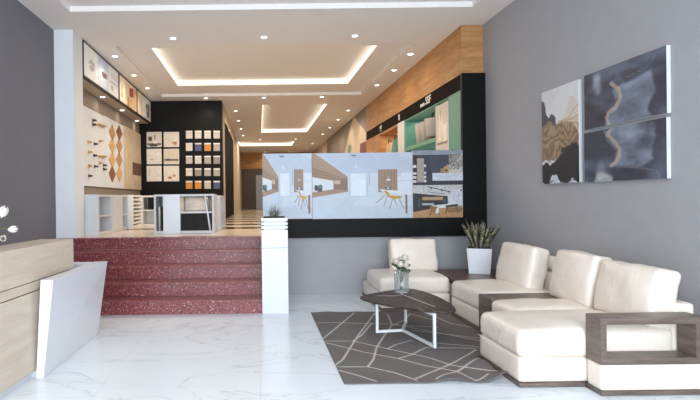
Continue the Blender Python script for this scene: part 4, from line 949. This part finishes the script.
# vase with roses
VX, VY = onZ(401.5, 292.5, ZT)
e = thing('glass_vase', (VX, VY, ZT), 'clear glass vase holding white roses on the coffee table', 'vase')
mb = MB(); mb.lathe([(.0,.002),(.075,.002),(.079,.012),(.08,.24),(.074,.24),(.073,.022),(.0,.018)], (VX, VY, ZT), 32, cap=False); mb.build('glass_body', M['glass'], e, True)
def rose(dx, dz, dy, r, label):
    X, Z = onY(401.5+dx, 262+dz, VY+dy); c = Vector((X, VY+dy, Z)); e = thing('rose', (VX+.01*dx/5, VY, ZT+.03), label, 'flower', 'white roses in the glass vase')
    m_ = MB(); rnd = random.Random(int(dx*10+dz))
    for ring, (rr, n, hgt) in enumerate(((r, 6, .75), (r*.78, 5, .95), (r*.52, 4, 1.05), (r*.28, 3, 1.1))):
        for k in range(n):
            a = 2*math.pi*k/n + ring*.5 + rnd.uniform(-.1, .1); t_ = bmesh.new(); rows_ = []
            for i in range(6):
                s_ = i/5; rad = rr*math.sin(math.pi*(.08+.52*s_)); z = r*(-.75 + 1.45*s_*hgt) - (ring == 0)*s_*s_*r*.45
                rows_.append([t_.verts.new((rad*math.cos(a+j*(.15+.8*math.sin(math.pi*(.1+.7*s_)))), rad*math.sin(a+j*(.15+.8*math.sin(math.pi*(.1+.7*s_)))), z - abs(j)*.15*r)) for j in (-1,-.5,0,.5,1)])
            for A, B in zip(rows_, rows_[1:]):
                for j in range(4): t_.faces.new((A[j], A[j+1], B[j+1], B[j]))
            m_.join(t_, Matrix.Translation(c) @ Matrix.Rotation(dx*.04, 4, 'Y') @ Matrix.Rotation(.4, 4, 'X'), 0, True)
    m_.build('bloom', M['rose'], e)
    foot = Vector((VX-dx*.002, VY-dy*.4, ZT+.03)); m_ = MB(); m_.tube([foot, (foot*.5+c*.5), c-Vector((0,0,r*.6))], .005); stm = m_.build('stem', M['stem'], e)
    for s_, sd in ((.72, 1), (.85, -1)):
        p = foot.lerp(c, s_); d = Vector((sd*(.07), -.02, .02)); up = Vector((0, .012, .02)); m_ = MB()
        q = [p, p+d*.3+up, p+d*.7+up*.9, p+d, p+d*.7-up*.9, p+d*.3-up]; m_.quad(q); lf = m_.build('leaf', M['leaf'], e); lf.parent = stm
rose(-5.5, -1, .0, .042, 'white rose at the left of the vase bunch')
rose(3.5, -4.5, .02, .043, 'white rose highest in the vase bunch')
rose(-1, 2, -.05, .040, 'white rose low at the front of the vase bunch')
rose(4.5, 3, -.02, .036, 'white rose at the lower right of the vase bunch')
rose(-.5, -3, .05, .036, 'white rose at the back between the left and highest roses')

# snake plant
PX, PY = 2.88, 6.27; ZP = .40
e = thing('potted_snake_plant', (PX, PY, ZP), 'snake plant with mottled upright leaves in a white tapered square pot', 'plant')
mb = MB(); a, b_, h = .125, .15, .33
mb.hexa([(PX-a,PY-a,ZP),(PX+a,PY-a,ZP),(PX+a,PY+a,ZP),(PX-a,PY+a,ZP)], [(PX-b_,PY-b_,ZP+h),(PX+b_,PY-b_,ZP+h),(PX+b_,PY+b_,ZP+h),(PX-b_,PY+b_,ZP+h)], .006); RP = Matrix.Translation((PX,PY,0)) @ Matrix.Rotation(-.42, 4, 'Z') @ Matrix.Translation((-PX,-PY,0)); bmesh.ops.transform(mb.bm, matrix=RP, verts=mb.bm.verts); mb.build('pot', M['white'], e)
mb = MB(); mb.box(PX-.135, PX+.135, PY-.135, PY+.135, ZP+h, ZP+h+.006, 0, RP); mb.build('soil', M['soil'], e)
random.seed(11)
for k in range(22):
    an = 2*math.pi*k/22*2.4; rr = .02 + .08*(k/22); lean = .05+.17*(k/22); ht = random.uniform(.26, .40)*(1.05-.35*k/22*random.random()); wd = random.uniform(.030, .042)
    bx, by = PX+rr*math.cos(an), PY+rr*math.sin(an)*.8; tw = random.uniform(-.8, .8); m_ = MB(); t_ = bmesh.new(); rows_ = []
    face = random.uniform(-.6, .6)
    for i in range(9):
        s_ = i/8; c = Vector((bx+lean*s_**1.4*math.cos(an), by+lean*s_**1.4*math.sin(an)*.8, ZP+h+ht*s_)); ww = wd*(math.sin(math.pi*(.22+.78*s_))**.7)*(1 if i < 8 else .02)
        th_ = face+tw*s_; u = Vector((math.cos(th_), math.sin(th_), 0)); n_ = Vector((-math.sin(th_), math.cos(th_), 0))
        rows_.append([t_.verts.new(c-u*ww/1.0), t_.verts.new(c-n_*ww*.25), t_.verts.new(c+u*ww/1.0), t_.verts.new(c-n_*ww*.12)])
    for A, B in zip(rows_, rows_[1:]):
        for j in range(4): t_.faces.new((A[j], A[(j+1) % 4], B[(j+1) % 4], B[j]))
    m_.join(t_, None, 0, True); m_.build('leaf', M['snake'], e)
